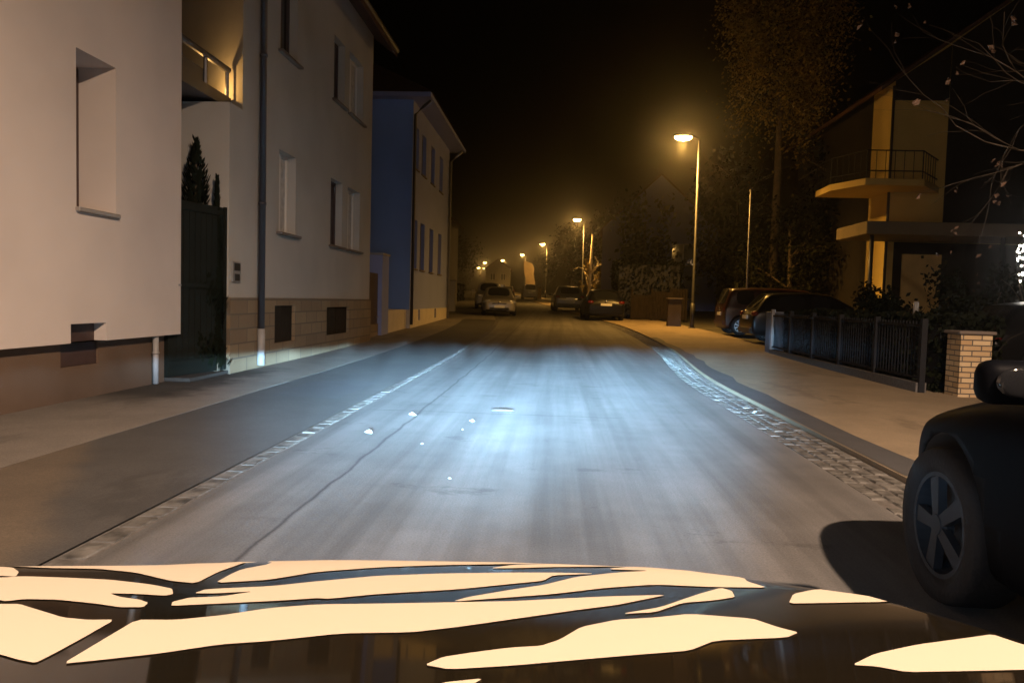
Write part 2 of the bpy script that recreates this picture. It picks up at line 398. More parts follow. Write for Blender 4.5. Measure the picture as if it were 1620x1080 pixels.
# --- house 1: cream house on the near left
h1 = thing("house", "cream rendered house with one deep narrow window, nearest on the left of the street", "house", (-9, 4, 0))
bm = bmesh.new(); mp = front(-5.0)
H1 = 7.6
wall_holes(bm, mp, -8, 9.86, 0.63, H1, [(7.66, 8.37, 2.05, 3.67), (7.56, 8.18, 0.63, 0.83), (3.2, 3.92, 2.05, 3.67), (-2.0, -1.2, 2.05, 3.67)], 0.46)
for s, q in ((-8, -1), (9.86, 1)): quad(bm, [(-5, s, 0.63), (-13, s, 0.63), (-13, s, H1), (-5, s, H1)])
quad(bm, [(-13, -8, 0.63), (-13, 9.86, 0.63), (-13, 9.86, H1), (-13, -8, H1)])
quad(bm, [(-5, -8, .63), (-5, 9.86, .63), (-5.2, 9.86, .63), (-5.2, -8, .63)])
gable_ends(bm, -13, -5, -8, 9.86, H1, 3.4)
link("wall", bm, M_plaster1, h1)
bm = bmesh.new()
wall_holes(bm, front(-5.12), -7.95, 9.66, -0.05, 0.628, [(7.57, 8.22, 0.37, 0.628)], 0.3)
quad(bm, [(-5.12, 9.66, -.05), (-12.9, 9.66, -.05), (-12.9, 9.66, .628), (-5.12, 9.66, .628)])
link("plinth", bm, M_plinth1, h1)
bm = bmesh.new(); gable_roof(bm, -13, -5, -8, 9.86, H1, 3.4, 0.45); link("roof", bm, M_roof, h1)
for a in ((7.66, 8.37), (3.2, 3.92), (-2.0, -1.2)):
    window(h1, mp, a[0], a[1], 2.05, 3.67, 0.46, mull=0, sill_out=0.05, sill_over=0.02, frame=M_shutbrown, shutter=True)
bm = bmesh.new(); slab3(bm, front(-5.12), 7.575, 8.215, 0.375, 0.825, 0.02, 0.24); link("cellar_hatch", bm, M_brownframe, h1)
bm = bmesh.new(); tube(bm, [(-5.05, 9.32, 0.02), (-5.05, 9.32, 0.615)], 0.036, 12)
tube(bm, [(-5.05, 9.32, 0.40), (-5.05, 9.32, 0.425)], 0.045, 12); link("downpipe", bm, M_palepipe, h1, True)

# --- gate between the first two houses, the trees behind it
GA, GB = Vector((-5.10, 9.68, 0)), Vector((-4.835, 10.85, 0))
def gmap(q, z, d): p = GA.lerp(GB, q); return (p.x - d, p.y + d * .2, z)
gt = thing("yard_gate", "tall dark green solid gate between the cream house and the grey house", "gate", (-4.95, 10.25, 0))
bm = bmesh.new(); slab3(bm, gmap, 0, 1, 0.07, 2.42, 0, 0.04)
for a, b in ((0, .05), (.95, 1)): slab3(bm, gmap, a, b, 0.075, 2.43, -0.025, -0.001)
for z in (0.2, 1.25, 2.3): slab3(bm, gmap, .055, .945, z, z + .07, -0.02, -0.001)
q = .06
while q < .93: slab3(bm, gmap, q, q + .09, .28, 1.24, -.008, -.001); slab3(bm, gmap, q, q + .09, 1.33, 2.29, -.008, -.001); q += .098
link("gate_leaf", bm, M_gate, gt)
bm = bmesh.new(); slab3(bm, gmap, .06, .16, 1.27, 1.295, -.07, -.021); link("handle", bm, M_steel, gt)
quadd = bmesh.new(); box(quadd, -5.4, -4.78, 9.68, 10.85, 0.013, 0.06); structure(link("threshold", quadd, M_walkL))

# --- house 2: grey house
h2 = thing("house", "grey rendered house with sandstone plinth and paired windows, second on the left", "house", (-9, 15, 0))
mp = front(-4.8); H2 = 7.75
wins = [(12.86, 13.70, 2.27, 3.67, 0), (15.84, 16.70, 2.27, 3.67, 1), (17.14, 18.2, 2.27, 3.67, 0), (12.86, 13.70, 5.33, 6.66, 2), (15.95, 16.75, 5.33, 6.66, 1), (17.14, 18.35, 5.33, 6.70, 0)]
bm = bmesh.new()
wall_holes(bm, mp, 11.33, 19.28, 1.13, H2, [x[:4] for x in wins], 0.22)
wall_holes(bm, mp, 10.88, 11.33, 1.13, 3.95, [], 0)                      # lower storey reaches on to the gate
quad(bm, [(-4.8, 10.88, 1.13), (-7.4, 10.88, 1.13), (-7.4, 10.88, 3.95), (-4.8, 10.88, 3.95)])
quad(bm, [(-4.8, 10.88, 3.95), (-4.8, 11.33, 3.95), (-7.4, 13.55, 3.95), (-7.4, 10.88, 3.95)])
quad(bm, [(-7.4, 10.88, 0), (-7.4, 13.55, 0), (-7.4, 13.55, 3.95), (-7.4, 10.88, 3.95)])
quad(bm, [(-4.8, 11.33, 3.95), (-7.4, 13.55, 3.95), (-7.4, 13.55, H2), (-4.8, 11.33, H2)])
quad(bm, [(-7.4, 13.55, 0), (-12.8, 13.55, 0), (-12.8, 13.55, H2), (-7.4, 13.55, H2)])
quad(bm, [(-4.8, 19.28, 1.13), (-12.8, 19.28, 1.13), (-12.8, 19.28, H2), (-4.8, 19.28, H2)])
quad(bm, [(-12.8, 13.55, 0), (-12.8, 19.28, 0), (-12.8, 19.28, H2), (-12.8, 13.55, H2)])
gable_ends(bm, -12.8, -4.8, 13.55, 19.28, H2, 3.2)
link("wall", bm, M_plaster2, h2)
def sandstone():
    m = mat("sandstone_plinth", (0.30, 0.215, 0.12), 0.85); g = G(m); b = g.n["Principled BSDF"]
    tc = g.n.new("ShaderNodeTexCoord"); sep = g.n.new("ShaderNodeSeparateXYZ"); g.l.new(tc.outputs["Object"], sep.inputs[0])
    com = g.n.new("ShaderNodeCombineXYZ"); g.l.new(sep.outputs[1], com.inputs[0]); g.l.new(sep.outputs[2], com.inputs[1])
    br = g.n.new("ShaderNodeTexBrick"); g.l.new(com.outputs[0], br.inputs["Vector"])
    br.inputs["Scale"].default_value = 1.0; br.inputs["Brick Width"].default_value = 0.62; br.inputs["Row Height"].default_value = 0.22
    br.inputs["Mortar Size"].default_value = 0.012; br.inputs["Color1"].default_value = (0.32, 0.23, 0.13, 1); br.inputs["Color2"].default_value = (0.22, 0.15, 0.085, 1)
    br.inputs["Mortar"].default_value = (0.13, 0.10, 0.07, 1)
    nz = g.noise(tc.outputs["Object"], 5, 5, 0.6)
    g.l.new(g.mix(g.math('MULTIPLY', nz, 0.55), br.outputs["Color"], (0.16, 0.12, 0.075)), b.inputs["Base Color"])
    g.l.new(g.bump(g.math('ADD', nz, g.math('MULTIPLY', br.outputs["Fac"], -0.6)), 0.5, 0.02), b.inputs["Normal"])
    return m
M_sandstone = sandstone()
bm = bmesh.new()
wall_holes(bm, front(-4.76), 10.86, 19.30, -0.03, 1.128, [(12.62, 13.62, 0.36, 1.0), (15.55, 17.25, 0.36, 0.95)], 0.10)
quad(bm, [(-4.76, 10.86, -.03), (-7.4, 10.86, -.03), (-7.4, 10.86, 1.128), (-4.76, 10.86, 1.128)])
quad(bm, [(-4.76, 19.3, -.03), (-5.3, 19.3, -.03), (-5.3, 19.3, 1.128), (-4.76, 19.3, 1.128)])
quad(bm, [(-4.76, 10.86, 1.128), (-4.76, 19.3, 1.128), (-4.85, 19.3, 1.128), (-4.85, 10.86, 1.128)])
link("plinth", bm, M_sandstone, h2)
for a, b in ((12.62, 13.62), (15.55, 17.25)):
    bm = bmesh.new(); c = (a + b) / 2
    slab3(bm, front(-4.76), a, c - .008, 0.36, 0.95 if a > 14 else 1.0, 0.06, 0.1); slab3(bm, front(-4.76), c + .008, b, 0.36, 0.95 if a > 14 else 1.0, 0.06, 0.1)
    link("cellar_shutter", bm, M_wood, h2)
for s0, s1, z0, z1, k in wins:
    window(h2, mp, s0, s1, z0, z1, 0.22, mull=1, curtain=(0.55 if k == 0 else 0.0), shutter=(k == 1), frame=M_frame if k == 0 else M_brownframe, sill=M_darksill, sill_over=0.1, sill_out=0.09)
bm = bmesh.new(); gable_roof(bm, -12.8, -4.8, 12.9, 19.28, H2, 3.2, 0.55); link("roof", bm, M_roof, h2)
bm = bmesh.new(); tube(bm, [(-4.27, 11.0, 7.5), (-4.27, 19.6, 7.5)], 0.07, 8); link("gutter", bm, M_zinc, h2, True)
bm = bmesh.new(); tube(bm, [(-4.27, 11.86, 7.46), (-4.5, 11.86, 7.25), (-4.69, 11.86, 7.0), (-4.69, 11.86, 0.62)], 0.052, 12)
for z in (2.6, 4.9): tube(bm, [(-4.69, 11.86, z), (-4.69, 11.86, z + .04)], 0.062, 12)
dp = link("downpipe", bm, M_zinc, h2, True)
bm = bmesh.new(); tube(bm, [(-4.69, 11.86, 0.06), (-4.69, 11.86, 0.64)], 0.060, 12); sub("standpipe", bm, M_palepipe, dp, True)
bm = bmesh.new(); slab3(bm, mp, 10.97, 11.25, 1.36, 1.66, -0.03, 0.0)
ic = link("door_intercom", bm, M_steel, h2)
bm = bmesh.new(); slab3(bm, mp, 11.01, 11.21, 1.53, 1.64, -0.038, -0.0305); slab3(bm, mp, 11.03, 11.19, 1.38, 1.48, -0.038, -0.0305); sub("plate", bm, M_trim, ic)
# balcony over the gate with a small lamp behind its rail
bl = [(-5.06, 9.95), (-5.06, 11.52), (-6.8, 13.0), (-7.2, 13.0), (-7.2, 9.95)]
bm = bmesh.new(); prism(bm, bl, 4.0, 4.16); bc = link("balcony", bm, M_zinc, h2)
bm = bmesh.new(); tube(bm, [(-5.10, 9.97, 4.58), (-5.10, 11.50, 4.58)], 0.05, 8); tube(bm, [(-7.1, 10.0, 4.58), (-5.10, 10.0, 4.58)], 0.05, 8)
for y in (10.0, 10.75, 11.46): tube(bm, [(-5.10, y, 4.16), (-5.10, y, 4.58)], 0.03, 6)
sub("rail", bm, M_zinc, bc)
bm = bmesh.new(); box(bm, -5.115, -5.105, 10.04, 10.72, 4.18, 4.36); sub("rail_panel", bm, M_zinc, bc)
bm = bmesh.new(); ellipsoid(bm, (-5.40, 11.44, 4.22), (.025, .025, .025)); bulb = sub("balcony_bulb", bm, mat("warm_bulb", (1, .8, .5), emit=(1, .6, .22), estr=30), bc)
ld = bpy.data.lights.new("balcony_light", 'POINT'); ld.energy = 14.0; ld.color = (1, 0.52, 0.14); ld.shadow_soft_size = 0.03
lo = bpy.data.objects.new("balcony_light", ld); COL.objects.link(lo); lo.location = (-5.36, 11.36, 4.30); lo.parent = bulb

# --- between house 2 and house 3: arched wall, dark gate, pale pier
aw = thing("garden_wall", "beige wall with rounded top at the far end of the grey house", "wall", (-5.3, 19.8, 0))
bm = bmesh.new()
prof = [(19.30, 0), (20.15, 0), (20.15, 2.2)] + [(19.75 + .40 * math.cos(t), 2.2 + .45 * math.sin(t)) for t in (R(a) for a in range(15, 91, 15))] + [(19.30, 2.65)]
for X in (-5.35, -5.15): bm.faces.new([bm.verts.new((X, y, z)) for y, z in prof])
for i in range(len(prof)):
    (y0, z0), (y1, z1) = prof[i], prof[(i+1) % len(prof)]; quad(bm, [(-5.15, y0, z0), (-5.15, y1, z1), (-5.35, y1, z1), (-5.35, y0, z0)])
link("wall", bm, M_plaster2, aw)
g2 = thing("wicket_gate", "dark narrow gate in front of the beige wall beside the pale pier", "gate", (-5.05, 20.5, gz(20)))
bm = bmesh.new(); box(bm, -5.12, -5.06, 19.45, 21.3, 0.45, 1.85); link("gate_leaf", bm, M_brownframe, g2)
bm = bmesh.new(); box(bm, -5.13, -5.04, 19.40, 21.32, 0.03, 0.44); link("base", bm, M_sandstone, g2)
link("handle", nbox(-5.05, -4.98, 20.9, 21.1, 0.62, 0.65, bev=.006), M_chrome, g2)
pp = thing("gate_pier", "pale lilac square pier in front of the blue gable wall", "pier", (-5.1, 21.8, gz(21)))
bm = bmesh.new(); box(bm, -5.3, -4.95, 21.35, 22.2, 0.05, 2.38); link("shaft", bm, M_plaster3, pp)
bm = bmesh.new(); box(bm, -5.33, -4.92, 21.32, 22.23, 2.382, 2.44); link("cap", bm, M_sill, pp)
lw = thing("low_wall", "low cream wall between the lilac pier and the blue house", "wall", (-5.1, 23.6, gz(23)))
bm = bmesh.new(); box(bm, -5.25, -5.0, 22.25, 25.14, 0.05, 0.80); link("wall", bm, M_cream, lw)

# --- house 3: blue gable, lilac front
h3 = thing("house", "blue gabled house with lilac grey front and cream plinth, third on the left", "house", (-9, 29, gz(29)))
mp = front(-4.9); H3 = 7.72; Y0, Y1 = 25.2, 33.7
w3 = []
for c, hw in ((25.9, .42), (27.35, .44), (29.3, .44), (31.4, .44)):
    w3 += [(c - hw, c + hw, 2.2, 3.86), (c - hw, c + hw, 5.58, 6.98)]
bm = bmesh.new(); wall_holes(bm, mp, Y0, Y1, 0.80, H3, w3, 0.2)
quad(bm, [(-4.9, Y1, .8), (-13, Y1, .8), (-13, Y1, H3), (-4.9, Y1, H3)]); quad(bm, [(-13, Y0, .8), (-13, Y1, .8), (-13, Y1, H3), (-13, Y0, H3)])
link("wall", bm, M_plaster3, h3)
bm = bmesh.new(); quad(bm, [(-4.9, Y0, .0), (-13, Y0, .0), (-13, Y0, H3), (-4.9, Y0, H3)]); link("gable_wall", bm, M_blue, h3)
bm = bmesh.new(); wall_holes(bm, front(-4.86), Y0 - .03, Y1 + .03, 0.1, 0.798, [(26.6, 26.95, .4, .78), (30.2, 30.6, .42, .78)], 0.12)
quad(bm, [(-4.86, Y0 - .03, .1), (-6.5, Y0 - .03, .1), (-6.5, Y0 - .03, .798), (-4.86, Y0 - .03, .798)])
quad(bm, [(-4.86, Y0-.03, .798), (-4.86, Y1, .798), (-4.91, Y1, .798), (-4.91, Y0-.03, .798)])
quad(bm, [(-4.86, Y1 + .03, .1), (-6.5, Y1 + .03, .1), (-6.5, Y1 + .03, .798), (-4.86, Y1 + .03, .798)])
link("plinth", bm, M_cream, h3)
for a, b in ((26.6, 26.95), (30.2, 30.6)):
    bm = bmesh.new(); slab3(bm, front(-4.86), a, b, .4 if a < 28 else .42, .78, .09, .12); link("cellar_window", bm, M_dark, h3)
for a, b, c, d in w3: window(h3, mp, a, b, c, d, 0.2, mull=1, frame=M_darksill, sill=M_darksill, sill_out=0.05)
bm = bmesh.new()                                                        # boxed eaves and hipped roof
prism(bm, [(-4.25, Y0 - .45), (-4.25, Y1 + .5), (-13.5, Y1 + .5), (-13.5, Y0 - .45)], H3, H3 + 0.14); ev = link("eaves", bm, M_plaster3, h3)
bm = bmesh.new(); b4 = [(-4.2, Y0 - .5), (-4.2, Y1 + .55), (-13.5, Y1 + .55), (-13.5, Y0 - .5)]
lo_ = [bm.verts.new((x, y, H3 + .145)) for x, y in b4]; r0 = bm.verts.new((-8.9, Y0 + 3.2, H3 + 3)); r1 = bm.verts.new((-8.9, Y1 - 3.2, H3 + 3))
for f in ((lo_[0], lo_[1], r1, r0), (lo_[1], lo_[2], r1), (lo_[2], lo_[3], r0, r1), (lo_[3], lo_[0], r0)): bm.faces.new(f)
link("roof", bm, M_roof, h3)
for y in (25.05, 33.55):
    bm = bmesh.new(); tube(bm, [(-4.3, y, 7.66), (-4.55, y, 7.45), (-4.80, y, 7.2), (-4.80, y, 0.3)], 0.05, 10); link("downpipe", bm, M_steel if y > 30 else M_zinc, h3, True)

# ------------------------------------------------------------------ street lamps
def street_lamp(x, y, label, power, color, lens, z=None, h=7.45, arm=-0.62, dist=(0.06, 0.18, 1.0)):
    z0 = gz(y) + 0.03 if z is None else z
    t = thing("street_lamp", label, "street lamp", (x, y, z0), group="street lamps along the right pavement")
    bm = bmesh.new(); tube(bm, [(0, 0, 0), (0, 0, 1.0)], 0.085, 12); tube(bm, [(0, 0, 1.0), (0, 0, 1.04), (0, 0, h - .06)], [.085, .055, .038], 12)
    box(bm, -0.13, 0.13, -0.13, 0.13, -0.05, 0.03)
    link("pole", bm, M_lamppole, t, True, local=True)
    bm = bmesh.new(); tube(bm, [(0, 0, h - .07), (arm * .15, 0, h + .02), (arm * .55, 0, h + .06)], 0.03, 8); link("arm", bm, M_lamppole, t, True, local=True)
    bm = bmesh.new(); ellipsoid(bm, (arm, 0, h + .12), (.38, .19, .09), 20, 10); hd = link("lamp_head", bm, M_zinc, t, True, local=True)
    bm = bmesh.new(); ellipsoid(bm, (arm, 0, h + .05), (.34, .17, .14), 20, 10); sub("lens", bm, lens, hd, True)
    ld = bpy.data.lights.new("lamp_light", 'POINT'); ld.energy = power; ld.color = color; ld.shadow_soft_size = 0.10
    ld.use_nodes = True
    class _M: node_tree = ld.node_tree
    g = G(_M); em = g.n["Emission"]; ge = g.n.new("ShaderNodeNewGeometry"); sep = g.n.new("ShaderNodeSeparateXYZ"); g.l.new(ge.outputs["Incoming"], sep.inputs[0])
    dz = g.math('MULTIPLY', sep.outputs[2], -1.0)                # cosine from straight down
    g.l.new(g.math('ADD', dist[0], g.math('MULTIPLY', g.smooth(dz, dist[1], dist[2]), 1.0 - dist[0])), em.inputs["Strength"])
    o = bpy.data.objects.new("lamp_light", ld); COL.objects.link(o); o.parent = hd; o.location = (arm, 0, h - .22)
    return t
street_lamp(4.9, -2.2, "street lamp standing beside the near dark car, its pole just behind the viewer", LAMP_POWER * .97, NEAR_LAMP_COLOR, M_lens, arm=-1.0, dist=(0.042, 0.05, 0.60))
street_lamp(5.42, 30.6, "tall street lamp with bright head, the nearest one in view beside the red car", LAMP_POWER * .44, LAMP_COLOR, M_lens)
street_lamp(2.25, 67.8, "street lamp second in line, above the pale lit shrub", LAMP_POWER * .40, LAMP_COLOR, M_lens2)
street_lamp(-1.55, 107, "street lamp third in line, to the right of the grey van", LAMP_POWER * .40, LAMP_COLOR, M_lens2)
street_lamp(-6.05, 144, "street lamp fourth in line, directly above the grey van", LAMP_POWER * .40, LAMP_COLOR, M_lens2)
street_lamp(-12.2, 178, "small far street lamp with short bracket above the pale far house", LAMP_POWER * .35, LAMP_COLOR, M_lens2)
street_lamp(-19.6, 212, "highest of the three clustered far lamps at the end of the street", LAMP_POWER * .3, LAMP_COLOR, M_lens2, h=7.9)
street_lamp(-23.2, 230, "lower left of the three clustered far lamps at the end of the street", LAMP_POWER * .3, LAMP_COLOR, M_lens2, h=7.2)
street_lamp(-22.0, 236, "lower right of the three clustered far lamps at the end of the street", LAMP_POWER * .3, LAMP_COLOR, M_lens2, h=7.2)

# ------------------------------------------------------------------ cars
def lerp_tab(tab, y):
    for (y0, *a), (y1, *b) in zip(tab, tab[1:]):
        if y0 <= y <= y1:
            t = (y - y0) / (y1 - y0); return [p + (q - p) * t for p, q in zip(a, b)]
    return list(tab[-1][1:] if y > tab[-1][0] else tab[0][1:])
# kinds: stations front->back: (y, belt z, roof z, half width, half roof width, zone from this station to the next)
def stations(kind, L, W, H, nose=(1, 1, 1, 1)):
    f, h = L / 2, W / 2; b = {'hatch': .60, 'suv': .62, 'van': .62, 'sedan': .62}[kind] * H
    if kind == 'van':
        return [(f, .50*H, .52*H, h*.80, h*.60, ''), (f-.12, .54*H, .57*H, h*.93, h*.74, ''), (f-.75, .60*H, .63*H, h*.99, h*.82, 'ws'), (f-1.5, b, .96*H, h, h*.80, 'p'), (f-1.6, b, .975*H, h, h*.80, 'w'),
                (f-2.4, b, H, h, h*.82, 'p'), (f-2.5, b, H, h, h*.82, 'w'), (-f+1.15, b, H, h, h*.82, 'p'), (-f+1.05, b, H, h, h*.82, 'w'), (-f+.36, b, .985*H, h*.99, h*.81, 'p'), (-f+.22, b, .97*H, h*.98, h*.80, 'rw'), (-f+.04, b, b+.03, h*.96, h*.82, ''), (-f, .5*H, .52*H, h*.94, h*.80, '')]
    hood = [(f, .44*H, .455*H, h*.70, h*.50, ''), (f-.10, .50*H, .53*H, h*.86, h*.62, ''), (f-.35, .545*H, .585*H, h*.95, h*.72, ''), (f-.85, .59*H, .635*H, h*.99, h*.78, ''), (f-1.12, b, .665*H, h, h*.80, 'ws')]
    mid = [(f-1.95, b+.01, .965*H, h, h*.70, 'p'), (f-2.02, b+.01, .975*H, h, h*.70, 'w'), (f-2.62, b+.02, H, h, h*.70, 'p'), (f-2.72, b+.02, H, h, h*.70, 'w')]
    hood = [(y, b_*k, r*k, hw*q, rw*q, z) for (y, b_, r, hw, rw, z), k, q in zip(hood, (*[nose[0] + (1 - nose[0]) * t for t in (0, .15, .4, .75)], 1), (nose[1], nose[2], nose[3], 1, 1))]
    if kind == 'sedan':
        end = [(-f+1.20, b+.03, .93*H, h, h*.68, 'p'), (-f+1.08, b+.03, .90*H, h*.995, h*.68, 'rw'), (-f+.50, b+.04, b+.085, h*.97, h*.74, ''), (-f+.12, b+.03, b+.06, h*.92, h*.70, ''), (-f, .50*H, .52*H, h*.84, h*.62, '')]
    elif kind == 'suv':
        end = [(-f+.72, b+.04, .975*H, h*.99, h*.71, 'p'), (-f+.50, b+.05, .96*H, h*.985, h*.70, 'rw'), (-f+.16, b+.05, b+.10, h*.95, h*.76, ''), (-f+.05, .54*H, .57*H, h*.93, h*.76, ''), (-f, .44*H, .46*H, h*.90, h*.74, '')]
    else:
        end = [(-f+.80, b+.05, .955*H, h*.985, h*.70, 'p'), (-f+.58, b+.06, .93*H, h*.975, h*.69, 'rw'), (-f+.14, b+.06, b+.10, h*.93, h*.74, ''), (-f+.04, .53*H, .56*H, h*.91, h*.74, ''), (-f, .42*H, .44*H, h*.88, h*.72, '')]
    return hood + mid + end
def car_mesh(kind, L, W, H, wy, wr, nose):
    S = stations(kind, L, W, H, nose); bm = bmesh.new(); rings = []
    zb = .17 if kind != 'suv' else .21
    for y, b, r, hw, rw, zone in S:
        e = min(1, (L/2 - abs(y)) / .25); zl = zb + .07 * (1 - e)
        half = [(hw*.80, zl), (hw*.955, zl+.04), (hw*.99, zl+.16), (hw, .36*H), (hw*.99, b-.10*min(1, max(.3, (b-.3*H)/(.3*H)))), (hw*.945, b), (rw*1.03, r-.05 if r-b > .15 else b+(r-b)*.5), (rw*.86, r-.008 if r-b > .15 else r-.012), (rw*.35, r+.012)]
        ring = [(x, z) for x, z in half] + [(-x, z) for x, z in reversed(half)]
        rings.append([bm.verts.new((x, y, z)) for x, z in ring])
    n = len(rings[0])
    for i in range(len(rings) - 1):
        zone = S[i][5]
        for k in range(n):
            f = bm.faces.new((rings[i][k], rings[i][(k+1) % n], rings[i+1][(k+1) % n], rings[i+1][k]))
            if zone == 'w' and k in (5, 11): f.material_index = 1
            if zone in ('ws', 'rw') and 7 <= k <= 9: f.material_index = 2 if zone == 'ws' else 3
            if k >= 17 or k <= 0: f.material_index = 4
    for r in (rings[0], rings[-1]): bm.faces.new(r)
    bmesh.ops.recalc_face_normals(bm, faces=bm.faces[:])
    cl = bm.edges.layers.float.get("crease_edge") or bm.edges.layers.float.new("crease_edge")
    for e in bm.edges:
        ms = {f.material_index for f in e.link_faces}
        if len(ms) > 1 and not ms <= {0, 4}: e[cl] = 0.75
    me = bpy.data.meshes.new("body_cage"); bm.to_mesh(me); bm.free()
    for _ in range(5): me.materials.append(M_trim)
    ob = bpy.data.objects.new("body_cage", me); COL.objects.link(ob)
    sm = ob.modifiers.new("s", 'SUBSURF'); sm.levels = 2; sm.render_levels = 2
    cut = bmesh.new()
    for y in wy:
        for s in (-1, 1):
            bmesh.ops.create_cone(cut, cap_ends=True, segments=28, radius1=wr + .055, radius2=wr + .055, depth=.34,
                matrix=Matrix.Translation((s * (W/2 - .08), y, wr + .005)) @ Matrix.Rotation(R(90), 4, 'Y'))
    for f in cut.faces: f.material_index = 4
    cm = bpy.data.meshes.new("cut"); cut.to_mesh(cm); cut.free()
    for _ in range(5): cm.materials.append(M_trim)
    co = bpy.data.objects.new("cut", cm); COL.objects.link(co)
    bo = ob.modifiers.new("b", 'BOOLEAN'); bo.operation = 'DIFFERENCE'; bo.object = co; bo.solver = 'EXACT'
    dg = bpy.context.evaluated_depsgraph_get(); res = bpy.data.meshes.new_from_object(ob.evaluated_get(dg))
    bpy.data.objects.remove(ob); bpy.data.objects.remove(co)
    return res
def split_mesh(me):                                  # -> bmeshes: body, and each pane by itself
    bm = bmesh.new(); bm.from_mesh(me); out = []
    groups = {0: [], 1: [], 2: [], 3: []}
    for f in bm.faces: groups[{4: 0}.get(f.material_index, f.material_index)].append(f)
    def take(faces):
        nb = bmesh.new(); mp = {}
        for f in faces:
            vs = []
            for v in f.verts:
                if v not in mp: mp[v] = nb.verts.new(v.co)
                vs.append(mp[v])
            try: nf = nb.faces.new(vs); nf.material_index = 1 if f.material_index == 4 else 0; nf.smooth = True
            except ValueError: pass
        return nb
    out.append(("body", take(groups[0])))
    for mi, nm in ((1, "side_window"), (2, "windscreen"), (3, "rear_window")):
        rest = set(groups[mi])
        while rest:
            st = [rest.pop()]; comp = [st[0]]
            while st:
                f = st.pop()
                for e in f.edges:
                    for g in e.link_faces:
                        if g in rest: rest.remove(g); st.append(g); comp.append(g)
            out.append((nm, take(comp)))
    bm.free(); return out
def wheel(t, x, y, r, width, side, rim, spokes):
    bm = bmesh.new(); k = side
    prof = [(r*.66, -width/2*k), (r*.95, -width/2*k), (r, -width*.36*k), (r, width*.36*k), (r*.965, width/2*k), (r*.80, width*.53*k), (r*.68, width*.46*k), (r*.66, width*.2*k)]
    lathe_x(bm, prof, (x, y, r), 32); wo = link("wheel", bm, M_tyre, t, True, local=True)
    bm = bmesh.new(); xo = x + width*.40*k
    lathe_x(bm, [(r*.70, -.07*k), (r*.70, .012*k), (r*.62, .012*k), (r*.60, -.07*k)], (xo, y, r), 32)
    for i in range(spokes):
        a = 2*math.pi*i/spokes; c, s = math.cos(a), math.sin(a); w0, w1 = r*.075, r*.115
        if spokes > 8: w0, w1 = r*.06, r*.085
        P = []
        for rr, ww, xx in ((r*.10, w0, .018), (r*.65, w1, .006)):
            for sg in (-1, 1): P.append((xo + xx*k, y + c*rr - s*ww*sg, r + s*rr + c*ww*sg))
        up = [bm.verts.new(p) for p in (P[0], P[1], P[3], P[2])]; lo = [bm.verts.new((p[0]-.035*k, p[1], p[2])) for p in (P[0], P[1], P[3], P[2])]
        bm.faces.new(up)
        for j in range(4): bm.faces.new((up[j], up[(j+1) % 4], lo[(j+1) % 4], lo[j]))
    lathe_x(bm, [(.001, .024*k), (r*.13, .022*k), (r*.16, .0), (r*.16, -.03*k)], (xo, y, r), 20)
    ro = sub("rim", bm, rim, wo)
    bm = bmesh.new(); lathe_x(bm, [(.001, 0), (r*.62, 0)], (xo - .075*k, y, r), 24); sub("brake_disc", bm, M_trim, wo)
